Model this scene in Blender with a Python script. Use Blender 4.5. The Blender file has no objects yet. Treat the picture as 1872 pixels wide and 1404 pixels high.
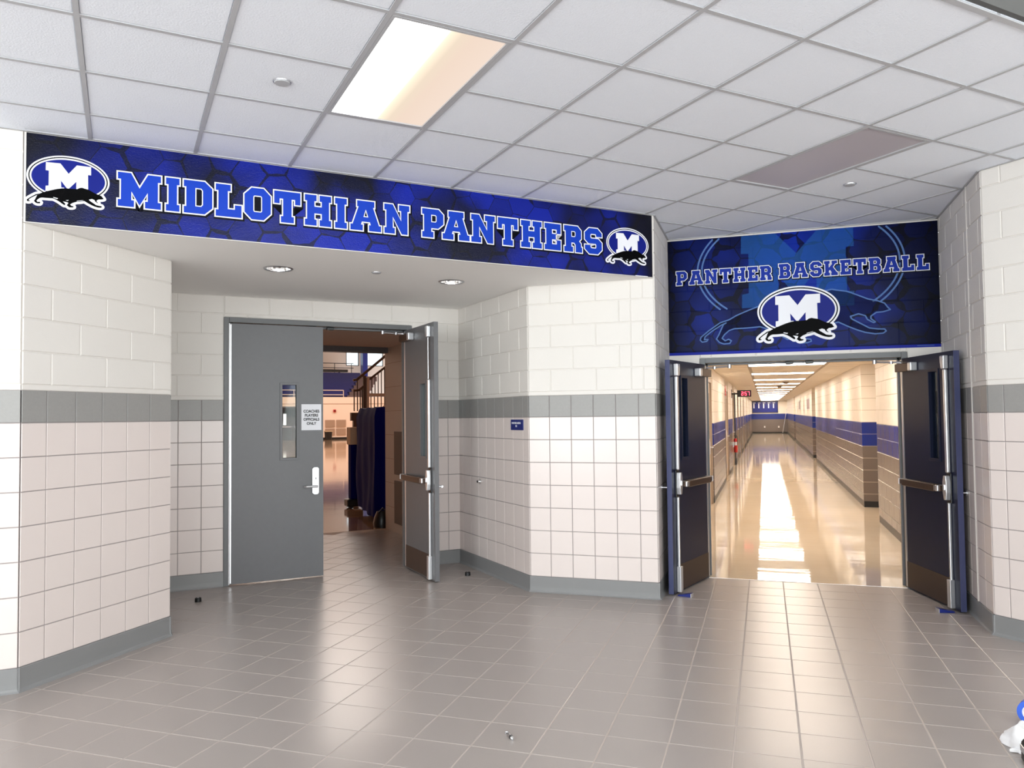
import bpy, bmesh, math, random
from mathutils import Vector, Matrix
from mathutils.geometry import tessellate_polygon, delaunay_2d_cdt
random.seed(7)
SC = bpy.context.scene
COL = SC.collection
R = math.radians

# ------------------------------------------------------------------ camera
YAW, PITCH, ROLL, CAMH, FPX = R(-18.1278), R(2.0337), R(-0.6085), 1.5965, 1408.7623
FWD = Vector((math.sin(YAW)*math.cos(PITCH), math.cos(YAW)*math.cos(PITCH), math.sin(PITCH)))
RIGHT0 = Vector((math.cos(YAW), -math.sin(YAW), 0))
UP0 = RIGHT0.cross(FWD)
RIGHT = RIGHT0*math.cos(ROLL) + UP0*math.sin(ROLL)
UP = -RIGHT0*math.sin(ROLL) + UP0*math.cos(ROLL)
cam_data = bpy.data.cameras.new('camera')
cam = bpy.data.objects.new('camera', cam_data)
COL.objects.link(cam)
m3 = Matrix((RIGHT, UP, -FWD)).transposed()
cam.matrix_world = Matrix.Translation((0, 0, CAMH)) @ m3.to_4x4()
cam_data.sensor_width = 36.0
cam_data.lens = 36.0*FPX/1872
cam_data.shift_y = (711.9634-702)/1872
cam_data.clip_start, cam_data.clip_end = 0.05, 300
SC.camera = cam

# ------------------------------------------------------------------ world, lights, exposure
world = bpy.data.worlds.new('daylight_world')
SC.world = world
world.use_nodes = True
bg = world.node_tree.nodes['Background']
bg.inputs[0].default_value = (0.93, 0.96, 1.0, 1)
bg.inputs[1].default_value = 2.2
SC.view_settings.view_transform = 'Standard'
SC.view_settings.look = 'None'
SC.view_settings.gamma = 1.0
SC.view_settings.exposure = 0.0
SC.view_settings.use_curve_mapping = False
SC.cycles.max_bounces = 8
SC.cycles.diffuse_bounces = 5
SC.cycles.glossy_bounces = 4
SC.cycles.transparent_max_bounces = 12
SC.cycles.sample_clamp_indirect = 6.0
SC.cycles.caustics_reflective = False
SC.cycles.caustics_refractive = False

def area_light(name, loc, rot, sx, sy, power, color=(1, 1, 1)):
    d = bpy.data.lights.new(name, 'AREA')
    d.shape = 'RECTANGLE'; d.size = sx; d.size_y = sy; d.energy = power; d.color = color
    o = bpy.data.objects.new(name, d); COL.objects.link(o)
    o.location = loc; o.rotation_euler = rot
    return o
# daylight entering through the tall atrium windows behind and to the right of the viewer
for wx, pw in ((-4.6, 420), (-1.3, 250), (2.0, 250), (5.3, 330)):
    area_light('window_daylight', (wx, -5.25, 2.15), (R(-112), 0, R(180)), 2.7, 3.4, pw, (1.0, 0.995, 0.995))
for wy in (-3.0, -0.4):
    area_light('window_daylight', (7.35, wy, 2.15), (R(112), 0, R(90)), 2.2, 3.4, 240, (1.0, 0.995, 0.995))

# ------------------------------------------------------------------ plan constants
B = Vector((0.70710678, 0.70710678)); A = Vector((-0.70710678, 0.70710678))
P1 = Vector((-4.2331, 3.4716)); P2 = Vector((-4.2331, 4.6904)); P5 = Vector((-0.9036, 6.8011))
P4 = Vector((-2.0647, 6.8011)); P3 = Vector((-3.2248, 7.9612)); P6 = Vector((-0.9036, 7.8322))
P7 = Vector((1.5377, 7.8322)); P8 = Vector((1.5377, 6.7942)); P9 = Vector((1.5377, 6.3745))
P2B = P3 + B*(-3.026)
D9 = Vector((0.70710678, -0.70710678))
P0 = P1 - B*4.2
P10 = P9 + D9*7.7
ZC, ZS, ZB1, ZB0, ZT = 3.3618, 2.8025, 1.7886, 1.5907, 0.143
G0 = Vector((-2.802, 2.5384)); GP = 0.6096
EDGE_B = -2.885
ATR = 5.6

# ------------------------------------------------------------------ materials
MATS = {}
def srgb(r, g, b):
    f = lambda c: (c/255/12.92) if c/255 <= .04045 else ((c/255+.055)/1.055)**2.4
    return (f(r), f(g), f(b), 1)
def mat(name, color, rough=.5, metal=0.0, spec=.5, bump=None, var=None, coat=0.0):
    """bump=(scale, strength, distance); var=(scale, amount): grain and slight tone variation."""
    m = bpy.data.materials.new(name); m.use_nodes = True
    nt = m.node_tree; b = nt.nodes['Principled BSDF']
    b.inputs['Base Color'].default_value = color
    b.inputs['Roughness'].default_value = rough
    b.inputs['Metallic'].default_value = metal
    b.inputs['Specular IOR Level'].default_value = spec
    b.inputs['Coat Weight'].default_value = coat
    if bump or var:
        tc = nt.nodes.new('ShaderNodeTexCoord')
    if bump:
        n = nt.nodes.new('ShaderNodeTexNoise'); n.inputs['Scale'].default_value = bump[0]; n.inputs['Detail'].default_value = 4
        bp = nt.nodes.new('ShaderNodeBump'); bp.inputs['Strength'].default_value = bump[1]; bp.inputs['Distance'].default_value = bump[2]
        nt.links.new(tc.outputs['Object'], n.inputs['Vector'])
        nt.links.new(n.outputs['Fac'], bp.inputs['Height']); nt.links.new(bp.outputs['Normal'], b.inputs['Normal'])
    if var:
        n2 = nt.nodes.new('ShaderNodeTexNoise'); n2.inputs['Scale'].default_value = var[0]; n2.inputs['Detail'].default_value = 5
        mr = nt.nodes.new('ShaderNodeMapRange'); mr.inputs['To Min'].default_value = 1-var[1]; mr.inputs['To Max'].default_value = 1+var[1]
        mx = nt.nodes.new('ShaderNodeMix'); mx.data_type = 'RGBA'; mx.blend_type = 'MULTIPLY'; mx.inputs[0].default_value = 1
        mx.inputs[6].default_value = color
        nt.links.new(tc.outputs['Object'], n2.inputs['Vector']); nt.links.new(n2.outputs['Fac'], mr.inputs['Value'])
        nt.links.new(mr.outputs[0], mx.inputs[7]); nt.links.new(mx.outputs[2], b.inputs['Base Color'])
    MATS[name] = m
    return m
def emit(name, color, strength):
    m = bpy.data.materials.new(name); m.use_nodes = True
    nt = m.node_tree; nt.nodes.remove(nt.nodes['Principled BSDF'])
    e = nt.nodes.new('ShaderNodeEmission'); e.inputs[0].default_value = color; e.inputs[1].default_value = strength
    nt.links.new(e.outputs[0], nt.nodes['Material Output'].inputs[0])
    MATS[name] = m; return m
def glass(name, tint=(.85, .9, .9, 1), fac=.012):
    m = bpy.data.materials.new(name); m.use_nodes = True
    nt = m.node_tree; nt.nodes.remove(nt.nodes['Principled BSDF'])
    t = nt.nodes.new('ShaderNodeBsdfTransparent'); t.inputs[0].default_value = tint
    g = nt.nodes.new('ShaderNodeBsdfGlossy'); g.inputs['Roughness'].default_value = .03
    mx = nt.nodes.new('ShaderNodeMixShader'); mx.inputs[0].default_value = fac
    nt.links.new(t.outputs[0], mx.inputs[1]); nt.links.new(g.outputs[0], mx.inputs[2])
    nt.links.new(mx.outputs[0], nt.nodes['Material Output'].inputs[0])
    MATS[name] = m; return m

mat('block_paint', srgb(224, 219, 214), .55, bump=(90, .25, .003), var=(3, .015))
mat('wall_tile', srgb(220, 208, 204), .24, var=(1.3, .02), bump=(300, .05, .001))
mat('band_tile', srgb(148, 146, 144), .4, var=(60, .06), bump=(250, .1, .001))
mat('grout', srgb(158, 150, 150), .8)
mat('base_tile', srgb(131, 131, 132), .45, var=(4, .03))
mat('floor_tile', srgb(163, 154, 150), .28, spec=.42, var=(180, .06), bump=(60, .04, .001))
mat('floor_grout', srgb(188, 176, 169), .7)
mat('soffit_paint', srgb(246, 245, 243), .8, bump=(160, .1, .001))
mat('ceiling_tile', srgb(238, 243, 252), .9, bump=(110, .7, .003), var=(220, .06))
mat('ceiling_bar', srgb(182, 183, 187), .55)
mat('fascia_paint', srgb(84, 84, 84), .8, var=(40, .04))
mat('door_grey', srgb(102, 102, 105), .40, var=(25, .05), bump=(120, .05, .001))
mat('door_navy', srgb(30, 34, 54), .36, spec=.15, var=(25, .05), bump=(90, .05, .001))
mat('door_navy_edge_sheen', srgb(68, 73, 108), .35, var=(25, .05))  # lighter navy: light reflected by the leaf edges, put into the colour
mat('frame_grey', srgb(100, 101, 103), .4)
mat('steel', srgb(205, 205, 210), .28, metal=1.0)
mat('aluminium', srgb(225, 225, 228), .35, metal=.85)
mat('bronze', srgb(78, 60, 50), .4, metal=.5)
mat('kick_brown', srgb(66, 50, 42), .45, metal=.2)
mat('black_rubber', srgb(14, 14, 16), .5)
mat('black_plastic', srgb(18, 18, 20), .35)
mat('dark_gap', srgb(10, 10, 12), .8)
mat('white_paper', srgb(238, 238, 244), .7)
mat('ink', srgb(20, 20, 22), .7)
mat('chrome', srgb(235, 235, 235), .08, metal=1.0)
mat('off_lens', srgb(190, 184, 190), .35, spec=.3)
mat('white_cloth', srgb(245, 245, 248), .8)
mat('blue_tape', srgb(52, 96, 205), .5)
mat('letter_blue', srgb(9, 58, 178), .42, spec=.22, var=(6, .10), bump=(220, .25, .001))
mat('letter_blue_deep', srgb(13, 44, 150), .42, spec=.15, var=(6, .10), bump=(150, .2, .001))
mat('print_white', srgb(236, 236, 242), .5, spec=.25, bump=(150, .15, .001))
mat('print_black', srgb(3, 3, 4), .5, spec=.05)
mat('print_navy', srgb(1, 2, 14), .5, spec=.15)
mat('logo_blue', srgb(4, 22, 122), .5, spec=.2, bump=(150, .15, .001))
mat('stripe_blue', srgb(8, 28, 150), .5, spec=.2, bump=(150, .15, .001))
mat('sign_blue', srgb(14, 32, 112), .4)
glass('door_glass')

# hexagon print of the two banners
def hex_mat(name, scale, blue, deep, dark_amt, edge_w, fade, joints=False, fpow=8.0, spec=.22, big_s=1.6):
    m = bpy.data.materials.new(name); m.use_nodes = True
    nt = m.node_tree; L = nt.links.new; bs = nt.nodes['Principled BSDF']
    N = lambda t: nt.nodes.new(t)
    def VM(op, a, b=None):
        n = N('ShaderNodeVectorMath'); n.operation = op
        for i, v in enumerate((a, b)):
            if v is None: continue
            if isinstance(v, (tuple, list)): n.inputs[i].default_value = v
            else: L(v, n.inputs[i])
        return n
    def MA(op, a, b=None, c=None):
        n = N('ShaderNodeMath'); n.operation = op
        for i, v in enumerate((a, b, c)):
            if v is None: continue
            if isinstance(v, (int, float)): n.inputs[i].default_value = v
            else: L(v, n.inputs[i])
        return n.outputs[0]
    tc = N('ShaderNodeTexCoord')
    sx = N('ShaderNodeSeparateXYZ'); L(tc.outputs['Object'], sx.inputs[0])
    cb = N('ShaderNodeCombineXYZ'); L(sx.outputs[0], cb.inputs[0]); L(sx.outputs[2], cb.inputs[1])
    wob = N('ShaderNodeTexNoise'); wob.inputs['Scale'].default_value = 1.1; L(cb.outputs[0], wob.inputs['Vector'])
    wv = VM('SCALE', wob.outputs['Color']); wv.inputs['Scale'].default_value = .22
    p0 = VM('ADD', cb.outputs[0], wv.outputs[0])
    p = VM('SCALE', p0.outputs[0]); p.inputs['Scale'].default_value = scale
    p = VM('ADD', p.outputs[0], (50.0, 50.0, 0))
    S = (1.7320508, 1.0, 1.0); Hh = (.8660254, .5, 0)
    a = VM('SUBTRACT', VM('MODULO', p.outputs[0], S).outputs[0], Hh)
    p2 = VM('SUBTRACT', p.outputs[0], Hh)
    b = VM('SUBTRACT', VM('MODULO', p2.outputs[0], S).outputs[0], Hh)
    da = VM('DOT_PRODUCT', a.outputs[0], a.outputs[0]).outputs['Value']
    db = VM('DOT_PRODUCT', b.outputs[0], b.outputs[0]).outputs['Value']
    pick = MA('LESS_THAN', da, db)
    mixv = N('ShaderNodeMix'); mixv.data_type = 'VECTOR'; L(pick, mixv.inputs[0]); L(b.outputs[0], mixv.inputs[4]); L(a.outputs[0], mixv.inputs[5])
    gv = mixv.outputs[1]
    cell = VM('SUBTRACT', p.outputs[0], gv).outputs[0]
    ab = VM('ABSOLUTE', gv).outputs[0]
    h1 = VM('DOT_PRODUCT', ab, (.8660254, .5, 0)).outputs['Value']
    s2 = N('ShaderNodeSeparateXYZ'); L(ab, s2.inputs[0])
    hd = MA('MAXIMUM', h1, s2.outputs[1])          # 0 centre .. .5 edge
    wn = N('ShaderNodeTexWhiteNoise'); wn.noise_dimensions = '3D'; L(cell, wn.inputs['Vector'])
    big = N('ShaderNodeTexNoise'); big.inputs['Scale'].default_value = big_s; big.inputs['Detail'].default_value = 2; L(cb.outputs[0], big.inputs['Vector'])
    # line: thin everywhere, wide black crevices where the coarse noise is high
    gapn = N('ShaderNodeTexNoise'); gapn.inputs['Scale'].default_value = 4.5; L(cb.outputs[0], gapn.inputs['Vector'])
    gw = N('ShaderNodeMapRange'); gw.inputs[1].default_value = .46; gw.inputs[2].default_value = .64; gw.inputs[3].default_value = edge_w; gw.inputs[4].default_value = edge_w*6.5
    L(gapn.outputs['Fac'], gw.inputs[0])
    edge = MA('GREATER_THAN', hd, MA('SUBTRACT', .5, gw.outputs[0]))
    br = N('ShaderNodeMapRange'); br.inputs[1].default_value = .40; br.inputs[2].default_value = .62; br.inputs[3].default_value = dark_amt; br.inputs[4].default_value = 1.0
    L(big.outputs['Fac'], br.inputs[0])
    cv = N('ShaderNodeMapRange'); cv.inputs[3].default_value = .45; cv.inputs[4].default_value = 1.0; L(wn.outputs['Value'], cv.inputs[0])
    t = MA('MULTIPLY', br.outputs[0], cv.outputs[0])
    if fade:  # darker print towards both ends of the sheet
        w = fade
        f = MA('SUBTRACT', 1.0, MA('POWER', MA('ABSOLUTE', MA('SUBTRACT', MA('DIVIDE', sx.outputs[0], w/2), 1.0)), fpow))
        t = MA('MULTIPLY', t, MA('MAXIMUM', f, .02))
    ramp = N('ShaderNodeMix'); ramp.data_type = 'RGBA'; L(t, ramp.inputs[0]); ramp.inputs[6].default_value = deep; ramp.inputs[7].default_value = blue
    mx = N('ShaderNodeMix'); mx.data_type = 'RGBA'; L(MA('MULTIPLY', edge, .82), mx.inputs[0]); L(ramp.outputs[2], mx.inputs[6]); mx.inputs[7].default_value = (.0012, .0012, .0045, 1)
    L(mx.outputs[2], bs.inputs['Base Color'])
    bs.inputs['Roughness'].default_value = .30; bs.inputs['Specular IOR Level'].default_value = spec
    nz = N('ShaderNodeTexNoise'); nz.inputs['Scale'].default_value = 130; L(tc.outputs['Object'], nz.inputs['Vector'])
    bp = N('ShaderNodeBump'); bp.inputs['Strength'].default_value = .5; bp.inputs['Distance'].default_value = .003
    hgt = nz.outputs['Fac']
    if joints:      # block joints telegraph through the vinyl
        bk = N('ShaderNodeTexBrick'); bk.inputs['Scale'].default_value = 1; bk.inputs['Brick Width'].default_value = .423; bk.inputs['Row Height'].default_value = .2015
        bk.inputs['Mortar Size'].default_value = .006; bk.inputs['Mortar Smooth'].default_value = .6
        of = VM('ADD', cb.outputs[0], (.02, -.0085, 0)); L(of.outputs[0], bk.inputs['Vector'])
        hgt = MA('SUBTRACT', MA('MULTIPLY', nz.outputs['Fac'], .5), MA('MULTIPLY', bk.outputs['Fac'], 1.6))
    L(hgt, bp.inputs['Height'])
    L(bp.outputs['Normal'], bs.inputs['Normal'])
    MATS[name] = m
    return m
hex_mat('banner_print', 5.0, srgb(6, 32, 155), srgb(1, 2, 18), .05, .012, 4.7, spec=.28)
hex_mat('mural_print', 4.2, srgb(9, 44, 165), srgb(1, 3, 26), .18, .020, 2.44, True, fpow=3.0, spec=.10, big_s=1.1)
def ghost(name, col, alpha):
    m = bpy.data.materials.new(name); m.use_nodes = True
    nt = m.node_tree; b = nt.nodes['Principled BSDF']; b.inputs['Base Color'].default_value = col; b.inputs['Roughness'].default_value = .5; b.inputs['Specular IOR Level'].default_value = .1
    t = nt.nodes.new('ShaderNodeBsdfTransparent'); mx = nt.nodes.new('ShaderNodeMixShader'); mx.inputs[0].default_value = alpha
    nt.links.new(t.outputs[0], mx.inputs[1]); nt.links.new(b.outputs[0], mx.inputs[2]); nt.links.new(mx.outputs[0], nt.nodes['Material Output'].inputs[0])
    MATS[name] = m; return m
ghost('ghost_blue', srgb(48, 112, 200), .34)
ghost('ghost_line', srgb(120, 160, 230), .50)
ghost('ghost_dark', srgb(3, 6, 30), .45)

# ------------------------------------------------------------------ mesh helpers
class MB:
    def __init__(s): s.v = []; s.f = []; s.m = []
    def add(s, vs, fs, m=0):
        n = len(s.v); s.v += [tuple(x) for x in vs]; s.f += [tuple(i+n for i in f) for f in fs]; s.m += [m]*len(fs); return s
    def box(s, x0, x1, y0, y1, z0, z1, m=0):
        vs = [(x, y, z) for z in (z0, z1) for y in (y0, y1) for x in (x0, x1)]
        return s.add(vs, [(0, 2, 3, 1), (4, 5, 7, 6), (0, 1, 5, 4), (2, 6, 7, 3), (0, 4, 6, 2), (1, 3, 7, 5)], m)
    def prism(s, poly, z0, z1, m=0, axis='z'):
        """poly: CCW 2D; extruded along axis. axis 'y': poly is (x,z), z0/z1 are y; axis 'x': poly is (y,z)."""
        n = len(poly)
        def P(p, h):
            return (p[0], p[1], h) if axis == 'z' else ((p[0], h, p[1]) if axis == 'y' else (h, p[0], p[1]))
        vs = [P(p, z0) for p in poly] + [P(p, z1) for p in poly]
        tri = tessellate_polygon([[Vector((p[0], p[1], 0)) for p in poly]])
        fs = [tuple(t) for t in tri] + [tuple(i+n for i in reversed(t)) for t in tri]
        fs += [(i, (i+1) % n, (i+1) % n+n, i+n) for i in range(n)]
        return s.add(vs, fs, m)
    def cyl(s, p0, p1, r0, r1=None, n=14, m=0, caps=True):
        r1 = r0 if r1 is None else r1
        p0, p1 = Vector(p0), Vector(p1); d = (p1-p0).normalized()
        a = d.orthogonal().normalized(); b = d.cross(a)
        vs = []
        for p, r in ((p0, r0), (p1, r1)):
            for i in range(n):
                t = 2*math.pi*i/n; vs.append(p + (a*math.cos(t)+b*math.sin(t))*r)
        fs = [(i, (i+1) % n, (i+1) % n+n, i+n) for i in range(n)]
        if caps: fs += [tuple(reversed(range(n))), tuple(range(n, 2*n))]
        return s.add(vs, fs, m)
    def tube(s, pts, r, n=10, m=0):
        pts = [Vector(p) for p in pts]; rings = []
        for i, p in enumerate(pts):
            d = (pts[min(i+1, len(pts)-1)]-pts[max(i-1, 0)]).normalized()
            a = Vector((0, 0, 1)).cross(d)
            a = a.normalized() if a.length > 1e-3 else Vector((1, 0, 0))
            b = d.cross(a); rr = r[i] if isinstance(r, (list, tuple)) else r
            rings.append([p+(a*math.cos(2*math.pi*k/n)+b*math.sin(2*math.pi*k/n))*rr for k in range(n)])
        vs = [v for g in rings for v in g]; fs = []
        for i in range(len(pts)-1):
            fs += [(i*n+k, i*n+(k+1) % n, (i+1)*n+(k+1) % n, (i+1)*n+k) for k in range(n)]
        fs += [tuple(reversed(range(n))), tuple(range((len(pts)-1)*n, len(pts)*n))]
        return s.add(vs, fs, m)
    def lathe(s, prof, c=(0, 0, 0), n=28, m=0):
        vs = []; k = len(prof)
        for i in range(n):
            t = 2*math.pi*i/n
            vs += [(c[0]+r*math.cos(t), c[1]+r*math.sin(t), c[2]+z) for r, z in prof]
        fs = [(i*k+j, ((i+1) % n)*k+j, ((i+1) % n)*k+j+1, i*k+j+1) for i in range(n) for j in range(k-1)]
        return s.add(vs, fs, m)
    def flat(s, outer, holes=(), y=0.0, m=0):
        """filled 2D polygon in the x,z plane at depth y, facing -y"""
        loops = [outer]+list(holes); pts = [p for l in loops for p in l]
        tri = tessellate_polygon([[Vector((p[0], p[1], 0)) for p in l] for l in loops])
        fs = []
        for t in tri:
            a, b, c = (pts[i] for i in t)
            cr = (b[0]-a[0])*(c[1]-a[1])-(b[1]-a[1])*(c[0]-a[0])
            fs.append(tuple(t) if cr > 0 else tuple(reversed(t)))
        return s.add([(p[0], y, p[1]) for p in pts], fs, m)
    def mesh(s, name, mats, smooth=False):
        me = bpy.data.meshes.new(name); me.from_pydata(s.v, [], s.f)
        for x in (mats if isinstance(mats, (list, tuple)) else [mats]): me.materials.append(MATS[x])
        if len(set(s.m)) > 1 or (s.m and s.m[0]): me.polygons.foreach_set('material_index', s.m)
        bm = bmesh.new(); bm.from_mesh(me); bmesh.ops.recalc_face_normals(bm, faces=bm.faces); bm.to_mesh(me); bm.free()
        if smooth:
            me.polygons.foreach_set('use_smooth', [True]*len(me.polygons)); me.set_sharp_from_angle(angle=R(32))
        me.update(); return me
    def build(s, name, mats, parent=None, loc=(0, 0, 0), rz=0.0, smooth=False, bevel=0.0, shear=False, norecalc=False):
        if shear: s.v = [(x, y, z+hz(y)) for x, y, z in s.v]
        o = bpy.data.objects.new(name, s.mesh(name, mats, smooth)); COL.objects.link(o)
        if parent: o.parent = parent
        o.location = loc; o.rotation_euler = (0, 0, rz)
        if bevel:
            b = o.modifiers.new('bevel', 'BEVEL'); b.width = bevel; b.segments = 2; b.limit_method = 'ANGLE'; b.angle_limit = R(40)
        return o
def hz(y): return 0.0039*(y-7.85) if y > 7.85 else 0.0
def empty(name, loc=(0, 0, 0), rz=0.0, parent=None):
    o = bpy.data.objects.new(name, None); COL.objects.link(o); o.location = loc; o.rotation_euler = (0, 0, rz)
    o.empty_display_size = .1
    if parent: o.parent = parent
    return o
def tag(o, label=None, cat=None, group=None, kind=None):
    if label: o['label'] = label
    if cat: o['category'] = cat
    if group: o['group'] = group
    if kind: o['kind'] = kind
    return o
def inst(name, me, parent, loc, rz=0.0):
    o = bpy.data.objects.new(name, me); COL.objects.link(o); o.parent = parent; o.location = loc
    if rz: o.rotation_euler = (0, 0, rz)
    return o
V3 = lambda p, z=0.0: (p[0], p[1], z)
GYM = R(45)

PIECE = {}
def piece_mesh(w, h, p, c, name, m):
    """a chamfered slab: x 0..w, z 0..h, back at y=0, front at y=-p"""
    k = (round(w, 3), round(h, 3), round(p, 4), c, m)
    if k not in PIECE:
        b = MB(); c = min(c, w/3, h/3)
        q = lambda x0, x1, z0, z1, y: [(x0, y, z0), (x1, y, z0), (x1, y, z1), (x0, y, z1)]
        vs = q(0, w, 0, h, .004)+q(0, w, 0, h, -p+min(c, p)*.9)+q(c, w-c, c, h-c, -p)
        fs = []
        for a, bb in ((0, 4), (4, 8)):
            fs += [(a+i, a+(i+1) % 4, bb+(i+1) % 4, bb+i) for i in range(4)]
        fs.append((8, 9, 10, 11)); b.add(vs, fs)
        PIECE[k] = b.mesh(name, m)
    return PIECE[k]
def subtract(rc, op):
    x0, x1, z0, z1 = rc; a0, a1, b0, b1 = op
    if x1 <= a0 or x0 >= a1 or z1 <= b0 or z0 >= b1: return [rc]
    out = []
    if x0 < a0: out.append((x0, a0, z0, z1))
    if x1 > a1: out.append((a1, x1, z0, z1))
    m0, m1 = max(x0, a0), min(x1, a1)
    if z0 < b0: out.append((m0, m1, z0, b0))
    if z1 > b1: out.append((m0, m1, b1, z1))
    return out

def wall(name, O, U, L, ztop, tile_xs, block_phase, openings=(), thick=.16, x_min=None, base_trim=(0, 0), full_back=None, zmax_piece=None, control=None):
    """Tiled wainscot, grey band and painted block above. U points so that the room lies to its right; O on the floor."""
    rz = math.atan2(U[1], U[0])
    bk = MB()
    zones = [(0, ZB1, 1), (ZB1, full_back or ztop, 0)]
    for z0, z1, m in zones:
        rects = [(.003, L-.003, z0, z1)]
        for op in openings:
            rects = [q for rr in rects for q in subtract(rr, op)]
        for x0, x1, a0, a1 in rects: bk.box(x0, x1, .0, thick, a0, a1, m)
    w = bk.build(name, ['block_paint', 'grout'], None, V3(O), rz)
    tag(w, kind='structure')
    xm = 0 if x_min is None else x_min
    ztp = zmax_piece or ztop
    def place(rects, gap, p, c, nm, m):
        for x0, x1, z0, z1 in rects:
            g = gap/2
            ww, hh = x1-x0-gap, z1-z0-gap
            if ww < .012 or hh < .012: continue
            inst(nm, piece_mesh(ww, hh, p, c, nm, m), w, (x0+g, 0, z0+g))
    def cut(rects):
        out = rects
        for op in openings: out = [q for rr in out for q in subtract(rr, op)]
        return out
    # wainscot
    if isinstance(tile_xs, tuple):
        x, pitch = tile_xs; tile_xs = []
        while x < L-.02:
            tile_xs.append(x); x += pitch
    xs = [xm]+[x for x in tile_xs if xm+.02 < x < L-.02]+[L]
    th = (ZB0-ZT)/7
    for i in range(len(xs)-1):
        for j in range(7): place(cut([(xs[i], xs[i+1], ZT+j*th, ZT+(j+1)*th)]), .006, .006, .0018, 'wall_tile', 'wall_tile')
        place(cut([(xs[i], xs[i+1], ZB0, ZB1)]), .006, .006, .0018, 'band_tile', 'band_tile')
    # painted block
    z = 1.822; j = 0
    place(cut([(xm, L, ZB1, z)]), .004, .006, .002, 'block', 'block_paint')
    while z < ztp-.02:
        z1 = min(z+.2015, ztp)
        xs2 = [xm]; x = block_phase+(.2115 if j % 2 else 0)-.423
        while x < L-.03:
            if x > xm+.03: xs2.append(x)
            x += .423
        xs2.append(L)
        if control: xs2 = sorted([x for x in xs2 if abs(x-control) > .09]+[control])
        for i in range(len(xs2)-1): place(cut([(xs2[i], xs2[i+1], z, z1)]), .007, .0065, .004, 'block', 'block_paint')
        z = z1; j += 1
    # coved base
    t0, t1 = base_trim
    bb = MB()
    spans = [(xm-t0, L+t1, 0, ZT)]
    for op in openings: spans = [q for rr in spans for q in subtract(rr, op)]
    for x0, x1, _, _ in spans:
        prof = [(0.0, 0), (-.026, 0), (-.017, .010), (-.012, .022), (-.0105, .05), (-.0105, ZT-.004), (-.006, ZT), (0, ZT)]
        n = len(prof); vs = [(x0, y, zz) for y, zz in prof]+[(x1, y, zz) for y, zz in prof]
        fs = [(i, (i+1) % n, (i+1) % n+n, i+n) for i in range(n)]+[tuple(range(n)), tuple(range(n, 2*n))]
        bb.add(vs, fs)
    if spans: bb.build('base_moulding', 'base_tile', w)
    return w

# ------------------------------------------------------------------ foyer walls
left_len, right_len = 2.3, 2.5
wall('wall_left', P1-B*left_len, B, left_len, ZC, (left_len-11*.2032, .2032), .02, base_trim=(0, .011), full_back=ATR)
wall('wall_left_splay', P1, Vector((0, 1)), 1.2188, ZS, (-.04, .211), .2, base_trim=(.011, .011))
wall('wall_left_recess', P2, A, 1.600, ZS, (.1, .2032), .1, base_trim=(.011, 0))
DOOR_L = (.606, 2.421, -1, 2.545)            # clear opening in back wall (x = s + 3.026)
FR = .05
wall('wall_recess_back', P2B, B, 3.026, ZS, [.152, .357, .556, 2.471, 2.68, 2.886], .137,
     openings=[(DOOR_L[0]-FR, DOOR_L[1]+FR, -1, DOOR_L[3]+FR)], base_trim=(0, 0))
wall('wall_recess_right', P3, -A, 1.6406, ZS, (.108, .2032), .2, base_trim=(0, .004))
wall('wall_centre', P4, Vector((1, 0)), 1.1611, ZC, (.196, .2035), .211, base_trim=(.004, .011), control=.95, zmax_piece=ZS)
wall('wall_hall_left', P5, Vector((0, 1)), 1.0311, ZC, (.07, .2032), .13, base_trim=(.011, 0))
HX0, HX1, HTOP = -.5495, 1.2005, 2.105       # hall door clear opening
wall('wall_hall_front', P6, Vector((1, 0)), 2.4413, ZC, (.12, .2032), .2, openings=[(HX0-FR-P6.x, HX1+FR-P6.x, -1, HTOP+FR)], thick=.2)
wall('wall_hall_right', P7, Vector((0, -1)), 1.4577, ZC, (.05, .2032), .3, base_trim=(0, .011), control=1.038)
wall('wall_right', P9, D9, right_len, ZC, (.115, .2032), .35, base_trim=(.011, 0), full_back=ATR)
# pale bullnose bead where the pilaster starts on the right return
tag(MB().prism([(-.012, 0), (-.009, -.008), (0, -.012), (.009, -.008), (.012, 0)], ZT, ZC, axis='z').build(
    'trim_1', 'block_paint', None, V3(P8), R(-90), smooth=True), kind='structure')

# header beam over the recess, soffit under it
hd = MB(); hd.box(0, 4.7086, 0, .16, ZS+.002, ATR)
tag(hd.build('wall_header', 'block_paint', None, V3(P1), GYM), kind='structure')
CAN1 = Vector((-3.675, 5.246)); CAN2 = Vector((-2.621, 6.310)); CAN_R = .098
def circle(c, r, n=28): return [(c[0]+r*math.cos(2*math.pi*i/n), c[1]+r*math.sin(2*math.pi*i/n)) for i in range(n)]
outer = [tuple(q) for q in (P1, P5, P4, P3, P2B, P2)]
so = MB(); loops = [outer, circle(CAN1, CAN_R), circle(CAN2, CAN_R)]
pts = [p for l in loops for p in l]
so.add([(p[0], p[1], ZS) for p in pts], [tuple(t) for t in tessellate_polygon([[Vector((p[0], p[1], 0)) for p in l] for l in loops])])
so.add([(p[0], p[1], ZS+.25) for p in outer], [tuple(t) for t in tessellate_polygon([[Vector((p[0], p[1], 0)) for p in outer]])])
tag(so.build('ceiling_recess', 'soffit_paint'), kind='structure')

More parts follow.
